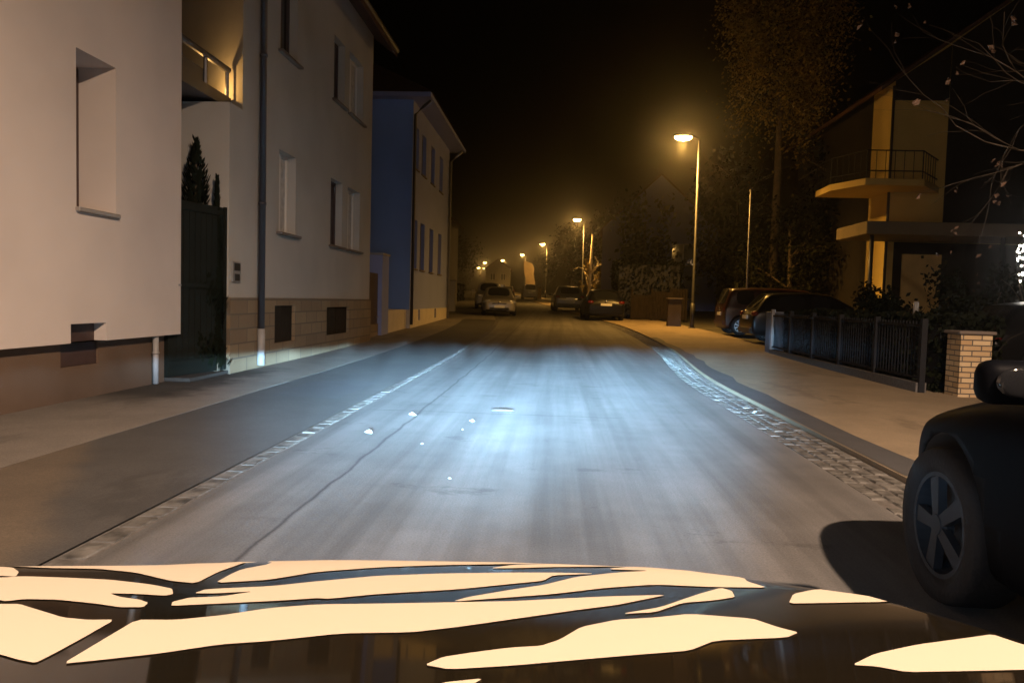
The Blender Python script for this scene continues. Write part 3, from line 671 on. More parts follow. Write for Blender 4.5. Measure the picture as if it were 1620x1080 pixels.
def car(kind, label, loc, rz, m_paint, L=4.2, W=1.78, H=1.48, wr=.315, rim=M_dullrim, spokes=5, group="parked cars", front=True, rear=True, roof_rails=False, over=.86, rover=.80, nose=(1, 1, 1, 1), name="parked_car", tail=M_tail):
    t = thing(name, label, "car" if kind != 'van' else "van", loc, rz, group)
    wy = (L/2 - over, -L/2 + rover)
    me = car_mesh(kind, L, W, H, wy, wr, nose)
    for nm, nb in split_mesh(me):
        link(nm, nb, [m_paint if nm == "body" else M_carglass, M_trim], t, True, local=True)
    bpy.data.meshes.remove(me)
    for y in wy:
        for s in (-1, 1): wheel(t, s * (W/2 - .115), y, wr, .21, s, rim, spokes)
    f = L/2
    for s in (-1, 1):
        bm = bmesh.new(); box(bm, s*(W/2 + .11) - .105, s*(W/2 + .11) + .105, f - 1.47, f - 1.36, .655*H - .055, .655*H + .085); bmesh.ops.bevel(bm, geom=bm.edges[:], offset=.045, segments=4, affect='EDGES', profile=.5)
        tube(bm, [(s*(W/2 - .08), f - 1.40, .63*H), (s*(W/2 + .06), f - 1.41, .645*H)], .025, 6)
        mr = link("wing_mirror", bm, m_paint, t, True, local=True)
        bm = bmesh.new(); ellipsoid(bm, (s*(W/2 + .11), f - 1.475, .655*H + .02), (.082, .012, .05), 14, 8); sub("mirror_glass", bm, M_carglass, mr, True)
        for y in (f - 2.45, f - 3.2):
            if y > -f + 1.0:
                bm = bmesh.new(); box(bm, s*(W/2) - .012, s*(W/2) + .012, y - .10, y + .10, .545*H, .565*H)
                bmesh.ops.bevel(bm, geom=bm.edges[:], offset=.006, segments=1, affect='EDGES'); link("door_handle", bm, M_chrome if spokes > 8 else m_paint, t, local=True)
    if front:
        for s in (-1, 1):
            bm = bmesh.new(); bmesh.ops.create_uvsphere(bm, u_segments=18, v_segments=12, radius=1, matrix=Matrix.Translation((s*W*.372, f - .17, .475*H)) @ Matrix.Rotation(R(-s*28), 4, 'Z') @ Matrix.Rotation(R(s*14), 4, 'Y') @ Matrix.Diagonal((.235, .10, .075, 1)))
            link("headlight", bm, M_lampglass, t, True, local=True)
        bm = bmesh.new(); box(bm, -.50, .50, f - .10, f + .012, .185*H, .30*H); bmesh.ops.bevel(bm, geom=bm.edges[:], offset=.035, segments=2, affect='EDGES'); link("lower_grille", bm, M_trim, t, local=True)
        bm = bmesh.new(); box(bm, -.36, .36, f - .10, f + .006, .385*H, .425*H); bmesh.ops.bevel(bm, geom=bm.edges[:], offset=.015, segments=2, affect='EDGES'); link("upper_grille", bm, M_trim, t, local=True)
        bm = bmesh.new(); bmesh.ops.create_uvsphere(bm, u_segments=12, v_segments=8, radius=1, matrix=Matrix.Translation((0, f + .002, .44*H)) @ Matrix.Diagonal((.06, .02, .05, 1))); link("badge", bm, M_chrome, t, True, local=True)
        link("number_plate", nbox(-.26, .26, f + .008, f + .028, .265*H, .265*H + .115, bev=.004), M_plate, t, local=True)
    if rear:
        for s in (-1, 1):
            bm = bmesh.new(); bmesh.ops.create_uvsphere(bm, u_segments=16, v_segments=10, radius=1, matrix=Matrix.Translation((s*W*.40, -f + .10, .57*H if kind != 'van' else .5*H)) @ Matrix.Rotation(R(s*16), 4, 'Z') @ Matrix.Diagonal((.15, .09, .085 if kind != 'van' else .20, 1)))
            link("tail_light", bm, tail, t, True, local=True)
        pz = .50*H if kind in ('suv', 'hatch') else .44*H
        link("number_plate", nbox(-.26, .26, -f - .022, -f + .03, pz - .055, pz + .06, bev=.004), M_plate, t, local=True)
        bm = bmesh.new(); box(bm, -W*.42, W*.42, -f - .03, -f + .12, .19*H, .32*H); bmesh.ops.bevel(bm, geom=bm.edges[:], offset=.04, segments=3, affect='EDGES'); link("rear_bumper", bm, M_trim if kind == 'suv' else m_paint, t, local=True)
        bm = bmesh.new(); bmesh.ops.create_uvsphere(bm, u_segments=12, v_segments=8, radius=1, matrix=Matrix.Translation((0, -f - .002, pz + .16)) @ Matrix.Diagonal((.055, .02, .045, 1))); link("badge", bm, M_chrome, t, True, local=True)
    if roof_rails:
        for s in (-1, 1):
            bm = bmesh.new(); tube(bm, [(s*W*.33, f-2.0, H), (s*W*.33, f-2.3, H+.05), (s*W*.33, -f+.9, H+.04), (s*W*.33, -f+.7, H-.01)], .02, 6); link("roof_rail", bm, M_steel, t, True, local=True)
    return t
P_silver = paint("silver_paint", (0.42, 0.40, 0.37), 0.4, 0.35)
P_black = mat("car_black", (0.006, 0.006, 0.007), 0.3, spec=0.22)
P_grey = paint("grey_paint", (0.13, 0.135, 0.14), 0.4, 0.35)
P_vangrey = paint("van_grey_paint", (0.28, 0.28, 0.27), 0.2, 0.4)
P_white = paint("white_paint", (0.70, 0.68, 0.62), 0.0, 0.35)
P_red = paint("red_paint", (0.022, 0.002, 0.002), 0.0, 0.35)
P_dark = mat("dark_blue_paint", (0.003, 0.0035, 0.005), 0.5, spec=0.03)
def groundz(y): return gz(y) + 0.01
# near car on the right, facing away: its left flank, front wheel and bonnet are in the frame
car('hatch', "dark car parked half on the gutter, cut off by the right edge", (1.55 + .89, 1.86, 0.012), R(-1.0), P_dark, L=4.05, H=1.46, wr=.318, rim=M_dullrim, spokes=5, front=False, over=.73, nose=(.86, .80, .88, .96))
car('hatch', "silver car facing the viewer, parked half on the left pavement", (-3.02, 39.6, groundz(39)), R(186), P_silver, L=4.1, W=1.76, H=1.47)
car('suv', "pale high-roofed car behind the silver car on the left", (-4.5, 50.5, groundz(50)), R(185), P_white, L=4.4, W=1.80, H=1.72)
car('hatch', "small dark far car to the left of the grey van", (-6.9, 108, groundz(108)), R(6), P_black, L=4.2, H=1.47)
car('van', "grey van with dark rear window, parked far off on the right", (-3.3, 91.5, groundz(91)), R(6), P_vangrey, L=4.4, W=1.80, H=1.82)
car('suv', "grey rear-facing estate car with pale plate, parked beyond the black one", (.68, 49.2, groundz(49)), R(4.5), P_grey, L=4.4, W=1.86, H=1.60)
car('hatch', "black car seen from behind with red tail lights, parked at the right gutter", (2.22, 37.6, groundz(37)), R(3), P_black, L=4.2, W=1.82, H=1.46)
car('van', "dark red van with bright alloy wheels, parked in the driveway behind the black car", (8.0, 27.4, groundz(27)), R(-90), P_red, rover=.56, L=4.4, W=1.8, H=1.66, rim=M_rim, spokes=9, group="cars in the driveway", wr=.32)
car('suv', "black car with bright alloy wheels, the nearer one in the driveway behind the fence", (7.87, 23.35, groundz(23)), R(-90), P_black, L=4.3, W=1.8, H=1.52, rim=M_rim, spokes=10, group="cars in the driveway", wr=.325)
car('hatch', "dark car in the yard behind the brick pillar, only its roof edge showing", (9.15, 13.6, 0.0), R(-90), P_black, L=4.1, H=1.45, group="cars in the yard")

# ------------------------------------------------------------------ foliage and trees
def leaves(bm, c, r, n, size, seed, lump=0.30, droop=0.0, shell=0.45, mi=0):
    rd = random.Random(seed); cl = []
    for _ in range(min(90, max(6, n // 90))):
        while True:
            p = Vector((rd.uniform(-1, 1), rd.uniform(-1, 1), rd.uniform(-1, 1)))
            if shell < p.length < 1: break
        cl.append(p)
    for i in range(n):
        q = rd.choice(cl) + Vector((rd.gauss(0, 1), rd.gauss(0, 1), rd.gauss(0, 1) - droop * abs(rd.gauss(0, 1)))) * lump * 0.55
        p = Vector((c[0] + q.x * r[0], c[1] + q.y * r[1], c[2] + q.z * r[2]))
        a = Vector((rd.gauss(0, 1), rd.gauss(0, 1), rd.gauss(0, 1))).normalized(); b = a.orthogonal().normalized(); s = size * rd.uniform(.6, 1.3)
        q = a.cross(b) * .55
        bm.faces.new([bm.verts.new(p + v * s) for v in (b, q, -b, -q)]).material_index = mi
def branchy(bm, p, d, length, rad, depth, rd, tips, spread=0.6, up=0.0):
    pts = [p]; rr = [rad]; q = Vector(p); dd = Vector(d).normalized()
    for k in range(4):
        dd = (dd + Vector((rd.gauss(0, .16), rd.gauss(0, .16), rd.gauss(0, .13) + up))).normalized()
        q = q + dd * length / 4; pts.append(q.copy()); rr.append(rad * (1 - .13 * (k + 1)))
    tube(bm, pts, rr, 6 if rad > .03 else 4)
    if depth == 0: tips.append(pts[-1]); return
    for k in range(3 if depth > 1 else 3):
        i = rd.choice((2, 3, 4)); nd = (dd + Vector((rd.gauss(0, spread), rd.gauss(0, spread), rd.gauss(0, spread * .7)))).normalized()
        branchy(bm, pts[i], nd, length * rd.uniform(.5, .75), rr[i] * .62, depth - 1, rd, tips, spread, up)
def tree(x, y, h, cr, label, m=M_leaf, n=2600, size=.16, seed=1, trunk=.2, low=.30, group=None, droop=0.0, z=None):
    z0 = gz(y) - 0.03 if z is None else z
    t = thing("tree", label, "tree", (x, y, z0), group=group)
    rd = random.Random(seed); bm = bmesh.new(); tips = []
    tube(bm, [(0, 0, 0), (.05, .03, h * .35), (-.05, .06, h * .75)], [trunk, trunk * .75, trunk * .35], 8)
    for k in range(7):
        a = rd.uniform(0, 6.28); zz = h * rd.uniform(low + .05, .75)
        branchy(bm, Vector((0, 0, zz)), Vector((math.cos(a), math.sin(a), .7)), cr * .8, trunk * .35, 1, rd, tips)
    link("trunk", bm, M_bark, t, True, local=True)
    bm = bmesh.new(); leaves(bm, (0, 0, h * (low + 1) / 2), (cr, cr, h * (1 - low) / 2), n, size, seed, droop=droop)
    link("crown", bm, m, t, local=True); return t
def hedge(x0, x1, y0, y1, z1, label, n=4000, size=.07, m=M_hedge, seed=3, z0=None):
    zb = gz((y0 + y1) / 2) - .03 if z0 is None else z0
    t = thing("hedge", label, "hedge", ((x0 + x1) / 2, (y0 + y1) / 2, zb))
    hx, hy, hz = (x1 - x0) / 2, (y1 - y0) / 2, z1 - zb; rd = random.Random(seed)
    bm = bmesh.new(); box(bm, -hx + .12, hx - .12, -hy + .12, hy - .12, 0, hz - .12); link("stems", bm, M_trim, t, local=True)
    bm = bmesh.new()
    for i in range(n):
        p = Vector((rd.uniform(-hx, hx), rd.uniform(-hy, hy), rd.uniform(0, hz))); k = rd.choice((0, 1, 2, 2, 0))
        j = abs(rd.gauss(0, .06)) - .02 - .10 * mnoise.noise(p * 0.9)
        if k == 0: p.x = math.copysign(hx - j, p.x)
        elif k == 1: p.y = math.copysign(hy - j, p.y)
        else: p.z = hz - j
        a = Vector((rd.gauss(0, 1), rd.gauss(0, 1), rd.gauss(0, 1))).normalized(); b = a.orthogonal().normalized(); s = size * rd.uniform(.6, 1.3); q = a.cross(b) * .6
        bm.faces.new([bm.verts.new(p + v * s) for v in (b, q, -b, -q)])
    link("foliage", bm, m, t, local=True); return t
# trees behind the gate
for x, y, h, r, s, lb in ((-5.19, 10.66, 3.38, .42, 11, "narrow dark conifer rising to a point behind the green gate"), (-4.905, 10.72, 2.86, .10, 12, "smaller dark conifer tip behind the gate, beside the grey house wall")):
    t = thing("conifer", lb, "tree", (x, y, 0), group="conifers behind the gate")
    bm = bmesh.new(); tube(bm, [(0, 0, 0), (0, 0, h * .9)], [.06, .015], 6); link("trunk", bm, M_bark, t, local=True)
    bm = bmesh.new(); rd = random.Random(s)
    for i in range(2600):
        zz = h * (1 - rd.random() ** .7 * .95); f = max(0.02, (1 - zz / h)) ** .6; a = rd.uniform(0, 6.28); rr = r * f * (.75 + .35 * rd.random()) * (1 + .25 * math.sin(zz * 7 + a * 2))
        p = Vector((rr * math.cos(a), rr * math.sin(a), zz)); u = Vector((math.cos(a) * .5, math.sin(a) * .5, 1)).normalized() * .055; v = Vector((-math.sin(a), math.cos(a), rd.uniform(-.3, .3))) * .022
        bm.faces.new([bm.verts.new(p + k) for k in (u, v, -u, -v)])
    link("crown", bm, M_hedge, t, local=True)

# ------------------------------------------------------------------ right side: fence, pillar, garden
fn = thing("garden_fence", "dark metal garden fence with upright bars along the right pavement", "fence", (5.32, 14.8, 0))
FY = [11.3, 12.9, 14.5, 16.0, 17.5, 18.95]
for y in FY:
    bm = bmesh.new(); box(bm, 5.28, 5.36, y - .04, y + .04, gz(y), gz(y) + 1.10); link("post", bm, M_steel if y > 18.5 else M_iron, fn)
bm = bmesh.new(); box(bm, 5.25, 5.40, 11.3, 18.95, -.02, .17); link("kerb", bm, M_joint, fn)
for a, b in zip(FY, FY[1:]):
    bm = bmesh.new()
    for z in (.22, .98): box(bm, 5.305, 5.335, a + .04, b - .04, z, z + .035)
    y = a + .12
    while y < b - .08: box(bm, 5.312, 5.328, y, y + .016, .255, 1.06 if z else 1.0); y += .105
    link("bar_panel", bm, M_iron, fn)
fp = thing("fence_pier", "bluish grey square pier at the far end of the garden fence", "pier", (5.4, 19.3, gz(19)))
bm = bmesh.new(); box(bm, 5.27, 5.62, 19.0, 19.4, gz(19) - .05, 1.10); bmesh.ops.bevel(bm, geom=bm.edges[:], offset=.02, segments=1, affect='EDGES'); link("shaft", bm, mat("blue_grey_board", (.16, .18, .22), .7, var=.12, scale=3), fp)
bm = bmesh.new(); box(bm, 5.62, 7.6, 19.12, 19.18, .2, 1.05)
link("board_panel", bm, mat("slate_board", (.03, .036, .055), .6, var=.2, scale=4), fp)
hedge(5.55, 6.5, 11.4, 18.8, 1.12, "dark clipped hedge behind the garden fence", 6000, .06, seed=5, z0=0)
def bricks():
    m = mat("clinker_brick", (.5, .36, .2), .8); g = G(m); b = g.n["Principled BSDF"]
    tc = g.n.new("ShaderNodeTexCoord"); sep = g.n.new("ShaderNodeSeparateXYZ"); g.l.new(tc.outputs["Object"], sep.inputs[0])
    com = g.n.new("ShaderNodeCombineXYZ"); g.l.new(g.math('ADD', sep.outputs[0], sep.outputs[1]), com.inputs[0]); g.l.new(sep.outputs[2], com.inputs[1])
    br = g.n.new("ShaderNodeTexBrick"); g.l.new(com.outputs[0], br.inputs["Vector"]); br.inputs["Scale"].default_value = 1
    br.inputs["Brick Width"].default_value = .25; br.inputs["Row Height"].default_value = .075; br.inputs["Mortar Size"].default_value = .009
    br.inputs["Color1"].default_value = (.62, .48, .29, 1); br.inputs["Color2"].default_value = (.46, .31, .16, 1); br.inputs["Mortar"].default_value = (.12, .10, .08, 1)
    g.l.new(br.outputs["Color"], b.inputs["Base Color"])
    g.l.new(g.bump(g.math('ADD', g.noise(tc.outputs["Object"], 30, 4), g.math('MULTIPLY', br.outputs["Fac"], -1.5)), .6, .012), b.inputs["Normal"]); return m
bp = thing("brick_pillar", "yellow clinker brick pillar at the near end of the garden fence", "pillar", (5.85, 11.0, 0))
bm = bmesh.new(); box(bm, 5.62, 6.04, 10.85, 11.22, 0, .90); link("shaft", bm, bricks(), bp)
bm = bmesh.new(); box(bm, 5.58, 6.08, 10.81, 11.26, .902, .95); bmesh.ops.bevel(bm, geom=bm.edges[:], offset=.012, segments=1, affect='EDGES'); link("cap", bm, M_darksill, bp)
pb = thing("post_box", "pale upright newspaper tube fixed behind the garden fence", "post box", (7.35, 16.0, 0))
bm = bmesh.new(); tube(bm, [(7.35, 16.0, 0), (7.35, 16.0, 1.1)], .025, 8); link("stake", bm, M_iron, pb)
bm = bmesh.new(); tube(bm, [(7.35, 16.0, 1.1), (7.35, 16.0, 1.40)], .055, 14); bmesh.ops.bevel(bm, geom=[e for e in bm.edges if abs(e.verts[0].co.z - e.verts[1].co.z) < .001], offset=.01, segments=2, affect='EDGES'); link("tube", bm, M_palepipe, pb, True)
for x, y, r, h, lb in ((9.3, 18.5, .9, 2.1, "round dark shrub in the garden, left of the lit wall panel"), (10.6, 19.0, 1.0, 2.2, "broad dark shrub in the garden, right of the lit wall panel"), (8.2, 19.4, .7, 1.9, "dark shrub near the driveway cars in the garden"), (7.1, 17.4, .55, 1.5, "small thin shrub close behind the garden fence"), (8.0, 14.6, .75, 1.55, "low bushy shrub between the fence and the brick pillar")):
    t = thing("shrub", lb, "shrub", (x, y, 0), group="shrubs in the right front garden")
    bm = bmesh.new(); rd = random.Random(int(x * 10)); tips = []
    for k in range(5): branchy(bm, Vector((0, 0, 0)), Vector((rd.gauss(0, .4), rd.gauss(0, .4), 1)), h * .55, .03, 1, rd, tips)
    link("stems", bm, M_bark, t, local=True)
    bm = bmesh.new(); leaves(bm, (0, 0, h * .58), (r, r, h * .45), 1500, .07, int(x * 7), shell=.2); link("foliage", bm, M_hedge, t, local=True)

# house on the right with balcony and entrance canopy
rh = thing("house", "ochre house on the right with corner balcony and flat entrance canopy", "house", (16, 33, gz(29)))
k29 = 29 / 22.0
XL, YF, ZT = 12.15, 29.0, 9.6
P_ochre = mat("ochre_render", (.76, .57, .19), .9, var=.08, scale=.8, bump=.15, bscale=100)
bm = bmesh.new()
wall_holes(bm, facing(YF), XL, 22, 0, ZT, [(15.4, 16.6, 1.2, 2.5)], .2)
wall_holes(bm, frontR(XL), YF, 30.85, 0, ZT, [], .2)
bm.faces.new([bm.verts.new(p) for p in ((XL, YF, ZT), (22, YF, ZT), ((XL + 22) / 2, YF, ZT + 3.6))])
bmesh.ops.remove_doubles(bm, verts=bm.verts[:], dist=1e-4)
link("wall", bm, P_ochre, rh)
for a, b, c, d in ((15.4, 16.6, 1.2, 2.5),): window(rh, facing(YF), a, b, c, d, .15, frame=M_brownframe, sill=M_darksill)
bm = bmesh.new(); mp = facing(YF)                       # dark panels standing in for shade: gable, right part, ground floor, side
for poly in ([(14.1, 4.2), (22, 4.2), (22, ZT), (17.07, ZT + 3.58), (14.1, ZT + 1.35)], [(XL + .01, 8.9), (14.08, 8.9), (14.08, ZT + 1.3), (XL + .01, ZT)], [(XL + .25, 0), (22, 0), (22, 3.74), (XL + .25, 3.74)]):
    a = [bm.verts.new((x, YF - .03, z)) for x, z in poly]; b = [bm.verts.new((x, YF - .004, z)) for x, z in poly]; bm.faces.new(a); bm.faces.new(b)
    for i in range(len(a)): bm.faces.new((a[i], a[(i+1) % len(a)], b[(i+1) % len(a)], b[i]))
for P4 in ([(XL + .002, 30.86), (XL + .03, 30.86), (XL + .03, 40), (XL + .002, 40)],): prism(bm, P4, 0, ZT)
link("shade_panels", bm, mat("painted_shade", (.022, .017, .012), .8, var=.25, scale=3), rh)
bm = bmesh.new(); gable_roof(bm, XL, 22, YF, 40, ZT, 3.6, .6); link("roof", bm, M_roof, rh)
bm = bmesh.new(); tube(bm, [(XL - .05, YF - .06, ZT - .2), (XL - .05, YF - .06, .3)], .05, 10); link("downpipe", bm, M_zinc, rh, True)
bm = bmesh.new(); prism(bm, [(9.95, 28.9), (10.6, 27.3), (12.6, 27.3), (13.9, 28.98), (XL - .02, 28.98), (XL - .02, 30.6), (10.0, 30.6)], 5.55, 5.78); bb = link("balcony", bm, P_ochre, rh)
bm = bmesh.new(); ring = [(10.0, 30.5), (10.0, 28.95), (10.65, 27.36), (12.55, 27.36), (13.8, 28.95)]
for zz in (6.75, 6.05): tube(bm, [(x, y, zz) for x, y in ring], .022, 6)
for (xa, ya), (xb, yb) in zip(ring, ring[1:]):
    for k in range(6):
        f = k / 6; tube(bm, [(xa + (xb-xa)*f, ya + (yb-ya)*f, 5.78), (xa + (xb-xa)*f, ya + (yb-ya)*f, 6.75)], .012 if k else .022, 5)
sub("railing", bm, M_iron, bb)
bm = bmesh.new(); box(bm, 10.3, 19.5, 26.2, 28.98, 3.75, 4.18); bmesh.ops.bevel(bm, geom=bm.edges[:], offset=.02, segments=1, affect='EDGES'); cn = link("canopy", bm, mat("canopy_concrete", (.22, .175, .11), .85, var=.12, scale=1.5), rh)
for x in (10.6, 14.9):
    bm = bmesh.new(); tube(bm, [(x, 26.5, 0.1), (x, 26.5, 3.74)], .07, 10); sub("column", bm, M_zinc, cn, True)
bm = bmesh.new(); box(bm, XL + .55, 14.1, 28.90, 28.965, .35, 3.3); link("door_panel", bm, mat("pale_panel", (.70, .52, .22), .7, var=.12, scale=2), rh)
# fairy lights in a small bush by the right edge
fl = thing("fairy_lights", "cluster of white fairy lights hung on a bush at the right edge of the photo", "fairy lights", (9.6, 16.0, 0))
bm = bmesh.new(); tips = []; rd = random.Random(5)
for k in range(6): branchy(bm, Vector((9.62, 16, 0)), Vector((rd.gauss(0, .16), rd.gauss(0, .16), 1)), 1.9, .03, 1, rd, tips, .3)
link("bush", bm, M_bark, fl)
bm = bmesh.new(); M_bulb = mat("white_bulb", (1, 1, 1), .4, emit=(1, .92, .82), estr=22)
for k in range(130):
    p = (9.58 + rd.gauss(0, .13), 16 + rd.gauss(0, .15), 2.42 + rd.gauss(0, .26)); bmesh.ops.create_icosphere(bm, subdivisions=1, radius=rd.uniform(.014, .03), matrix=Matrix.Translation(p))
bu = link("bulb_string", bm, M_bulb, fl); bu["kind"] = "stuff"
# flag pole, hedge and boards by the first lamp
fpz = gz(29)
fg = thing("flag_pole", "thin bare white pole rising behind the dark red van", "pole", (7.2, 29.3, fpz))
bm = bmesh.new(); tube(bm, [(7.2, 29.3, fpz), (7.18, 29.3, 5.55)], [.035, .022], 8); link("shaft", bm, M_palepipe, fg, True)
bm = bmesh.new(); ellipsoid(bm, (7.18, 29.3, 5.57), (.04, .04, .04)); link("cap", bm, M_palepipe, fg, True)
hedge(3.0, 6.3, 38.6, 41.5, 3.3, "tall dark hedge behind the pale fence boards near the lamp", 9000, .09, seed=9)
pf = thing("board_fence", "low weathered board fence in front of the tall dark hedge", "fence", (5.0, 37.6, gz(37)))
for x0, x1, h_ in ((3.75, 4.65, 1.25), (4.7, 5.55, 1.45), (5.6, 6.3, 1.6)):
    bm = bmesh.new(); z = gz(37)
    x = x0
    while x < x1 - .05: box(bm, x, x + .125, 37.55, 37.58, z + .08, z + h_ + random.uniform(-.02, .02)); x += .14
    link("board_panel", bm, M_wood, pf)
for x in (3.7, 4.67, 5.57, 6.35):
    bm = bmesh.new(); box(bm, x - .04, x + .05, 37.585, 37.68, gz(37), gz(37) + 1.6); link("post", bm, M_wood, pf)
ub = thing("utility_cabinet", "brown utility cabinet standing left of the lamp pole", "cabinet", (4.95, 31.9, gz(32)))
bm = bmesh.new(); box(bm, 4.62, 5.18, 31.7, 32.05, gz(32), gz(32) + 1.15); bmesh.ops.bevel(bm, geom=bm.edges[:], offset=.015, segments=1, affect='EDGES'); link("case", bm, mat("cabinet_brown", (.05, .035, .028), .7, var=.1), ub)
bm = bmesh.new(); box(bm, 4.58, 5.22, 31.66, 32.09, gz(32) + 1.152, gz(32) + 1.20); link("lid", bm, M_darksill, ub)
# trees on the right
tree(10.4, 37.5, 20.5, 2.7, "tall loose tree whose crown glows brown above the nearest lamp in view", M_autumn, 30000, .085, seed=21, trunk=.24, low=.46, droop=1.0, group="trees along the right side")
tree(10.6, 35.5, 6.0, 2.4, "dark bushy tree behind the dark red van", M_leaf, 4000, .10, seed=22, trunk=.14, low=.15, group="trees along the right side")
tree(13.2, 36.5, 9.0, 2.6, "dark tree beside the ochre house on the right", M_leaf, 2500, .18, seed=23, low=.2, group="trees along the right side")
bt = thing("tree", "bare branch of a magnolia with a few dry leaves reaching in at top right", "tree", (8.6, 10.2, 0))
bm = bmesh.new(); rd = random.Random(42); tips = []
tube(bm, [(8.6, 10.2, 0), (8.55, 10.2, 2.0), (8.3, 10.1, 3.4), (8.1, 10.0, 5.2)], [.14, .12, .10, .06], 8)
for st, dr, ln, rr in (((8.3, 10.1, 3.3), (-3, -.5, .75), 2.6, .05), ((8.3, 10.05, 3.5), (-3, -.5, .25), 2.9, .045), ((8.2, 10, 4.2), (-2.6, -.2, .5), 2.4, .045), ((8.15, 10, 4.8), (-2, .5, .8), 2.0, .04), ((8.2, 10, 4.5), (2, 0, 1), 2.2, .04)):
    branchy(bm, Vector(st), Vector(dr), ln * .84, rr, 3, rd, tips, .38)
link("trunk", bm, mat("dark_twig", (.06, .045, .03), .9, var=.3, scale=8), bt, True)
bm = bmesh.new()
for p in tips:
    if rd.random() < .38:
        for k in range(rd.choice((1, 2, 2, 3))):
            a = Vector((rd.gauss(0, 1), rd.gauss(0, 1), rd.gauss(0, 1))).normalized(); b = a.orthogonal().normalized(); s = rd.uniform(.03, .06); q = a.cross(b) * .6; c = p + Vector((rd.gauss(0, .04), rd.gauss(0, .04), rd.gauss(0, .05)))
            bm.faces.new([bm.verts.new(c + v * s) for v in (b, q + a * .3, -b, -q + a * .3)])
link("crown", bm, mat("dry_leaf", (.12, .075, .05), .8, var=.3, scale=3), bt)

# ------------------------------------------------------------------ far end of the street
def far_house(x, y, wx, dy, h, rh_, label, m, rz=0.0):
    z0 = gz(y) - .05; t = thing("house", label, "house", (x, y, z0), rz)
    a = wx / 2; bm = bmesh.new(); ws = [(-a*.62, -a*.22, h*.55, h*.82), (a*.22, a*.62, h*.55, h*.82), (-a*.62, -a*.22, h*.14, h*.40), (a*.22, a*.62, h*.14, h*.40)]
    wall_holes(bm, facing(0), -a, a, 0, h, ws, .15)
    for X in (-a, a): quad(bm, [(X, 0, 0), (X, dy, 0), (X, dy, h), (X, 0, h)])
    quad(bm, [(-a, dy, 0), (a, dy, 0), (a, dy, h), (-a, dy, h)]); gable_ends(bm, -a, a, 0, dy, h, rh_); link("wall", bm, m, t, local=True)
    bm = bmesh.new(); gable_roof(bm, -a, a, 0, dy, h, rh_, .4); link("roof", bm, M_roof, t, local=True)
    for w_ in ws:
        wd = window(t, facing(0), *w_, .15, mull=1, sill=M_darksill); wd.matrix_parent_inverse = Matrix()
    return t
far_house(8.0, 61, 9.0, 9, 6.4, 4.2, "dim grey gabled house behind the tall hedge, right of the second lamp", M_plaster3, R(-8))
far_house(-11.8, 152, 5.0, 8, 5.0, 1.9, "small pale house facing the street at its far end", M_sill, R(5))
far_house(-12.0, 47, 9.0, 10, 6.2, 3.8, "dark house set back beyond the blue gabled house", M_plaster2, R(0))
far_house(-17.5, 84, 9.5, 10, 6.2, 3.8, "dark far house on the left behind the street sign", M_plaster2, R(4))
lp = thing("gate_pier", "small pale gate pier beyond the lilac house front", "pier", (-5.9, 43, gz(43)))
bm = bmesh.new(); box(bm, -6.2, -5.75, 42.8, 43.3, gz(43), gz(43) + 1.7); link("shaft", bm, M_plaster2, lp)
bm = bmesh.new(); box(bm, -6.24, -5.71, 42.76, 43.34, gz(43) + 1.702, gz(43) + 1.78); link("cap", bm, M_sill, lp)
hedge(-7.4, -6.3, 36.0, 42.3, 1.9, "low dark hedge beyond the lilac house on the left", 2500, .08, seed=13)
hedge(-10.5, -9.0, 45.0, 74.0, 2.6, "long dark hedge on the left behind the parked cars", 5000, .10, seed=14)
sg = thing("round_sign", "round pale traffic sign seen from behind on a post at far left", "sign", (-8.95, 79.5, gz(79)))
bm = bmesh.new(); tube(bm, [(-8.95, 79.5, gz(79)), (-8.95, 79.5, gz(79) + 2.85)], .035, 8); link("post", bm, M_steel, sg, True)
bm = bmesh.new(); bmesh.ops.create_cone(bm, cap_ends=True, segments=28, radius1=.27, radius2=.27, depth=.02, matrix=Matrix.Translation((-8.95, 79.45, gz(79) + 2.6)) @ Matrix.Rotation(R(90), 4, 'X')); link("disc", bm, M_palepipe, sg)
cw = thing("garden_wall", "tall ragged pale gable wall lit beside the third lamp", "wall", (-3.9, 110, gz(110)))
z = gz(110); bm = bmesh.new(); pr = [(-4.35, 0), (-2.9, 0), (-2.85, 2.2), (-3.1, 3.4), (-3.0, 4.2), (-3.35, 4.9), (-4.6, 5.3), (-4.5, 3.8), (-4.2, 2.6)]
for Y in (110, 110.3): bm.faces.new([bm.verts.new((x - .3, Y, z + zz)) for x, zz in pr])
for i in range(len(pr)): (xa, za), (xb, zb2) = pr[i], pr[(i+1) % len(pr)]; quad(bm, [(xa-.3, 110, z+za), (xb-.3, 110, z+zb2), (xb-.3, 110.3, z+zb2), (xa-.3, 110.3, z+za)])
link("wall", bm, mat("old_wall", (.2, .15, .1), .9, var=.3, scale=1.5), cw)
yc = thing("utility_cabinet", "small yellow lit cabinet standing right of the grey van", "cabinet", (-2.0, 96, gz(96)))
bm = bmesh.new(); box(bm, -2.45, -1.9, 96, 96.4, gz(96), gz(96) + 1.4); link("case", bm, mat("yellow_case", (.55, .40, .14), .6, var=.08), yc)
bm = bmesh.new(); box(bm, -2.49, -1.86, 95.96, 96.44, gz(96) + 1.402, gz(96) + 1.46); link("lid", bm, M_darksill, yc)
ls = thing("tree", "slender pale trunked tree lit below the second lamp", "tree", (2.9, 66.8, gz(67)))
bm = bmesh.new(); rd = random.Random(8); tips = []
tube(bm, [(2.9, 66.8, gz(67)), (2.85, 66.8, gz(67) + 2.2), (3.0, 66.8, gz(67) + 6.2)], [.16, .14, .08], 8)
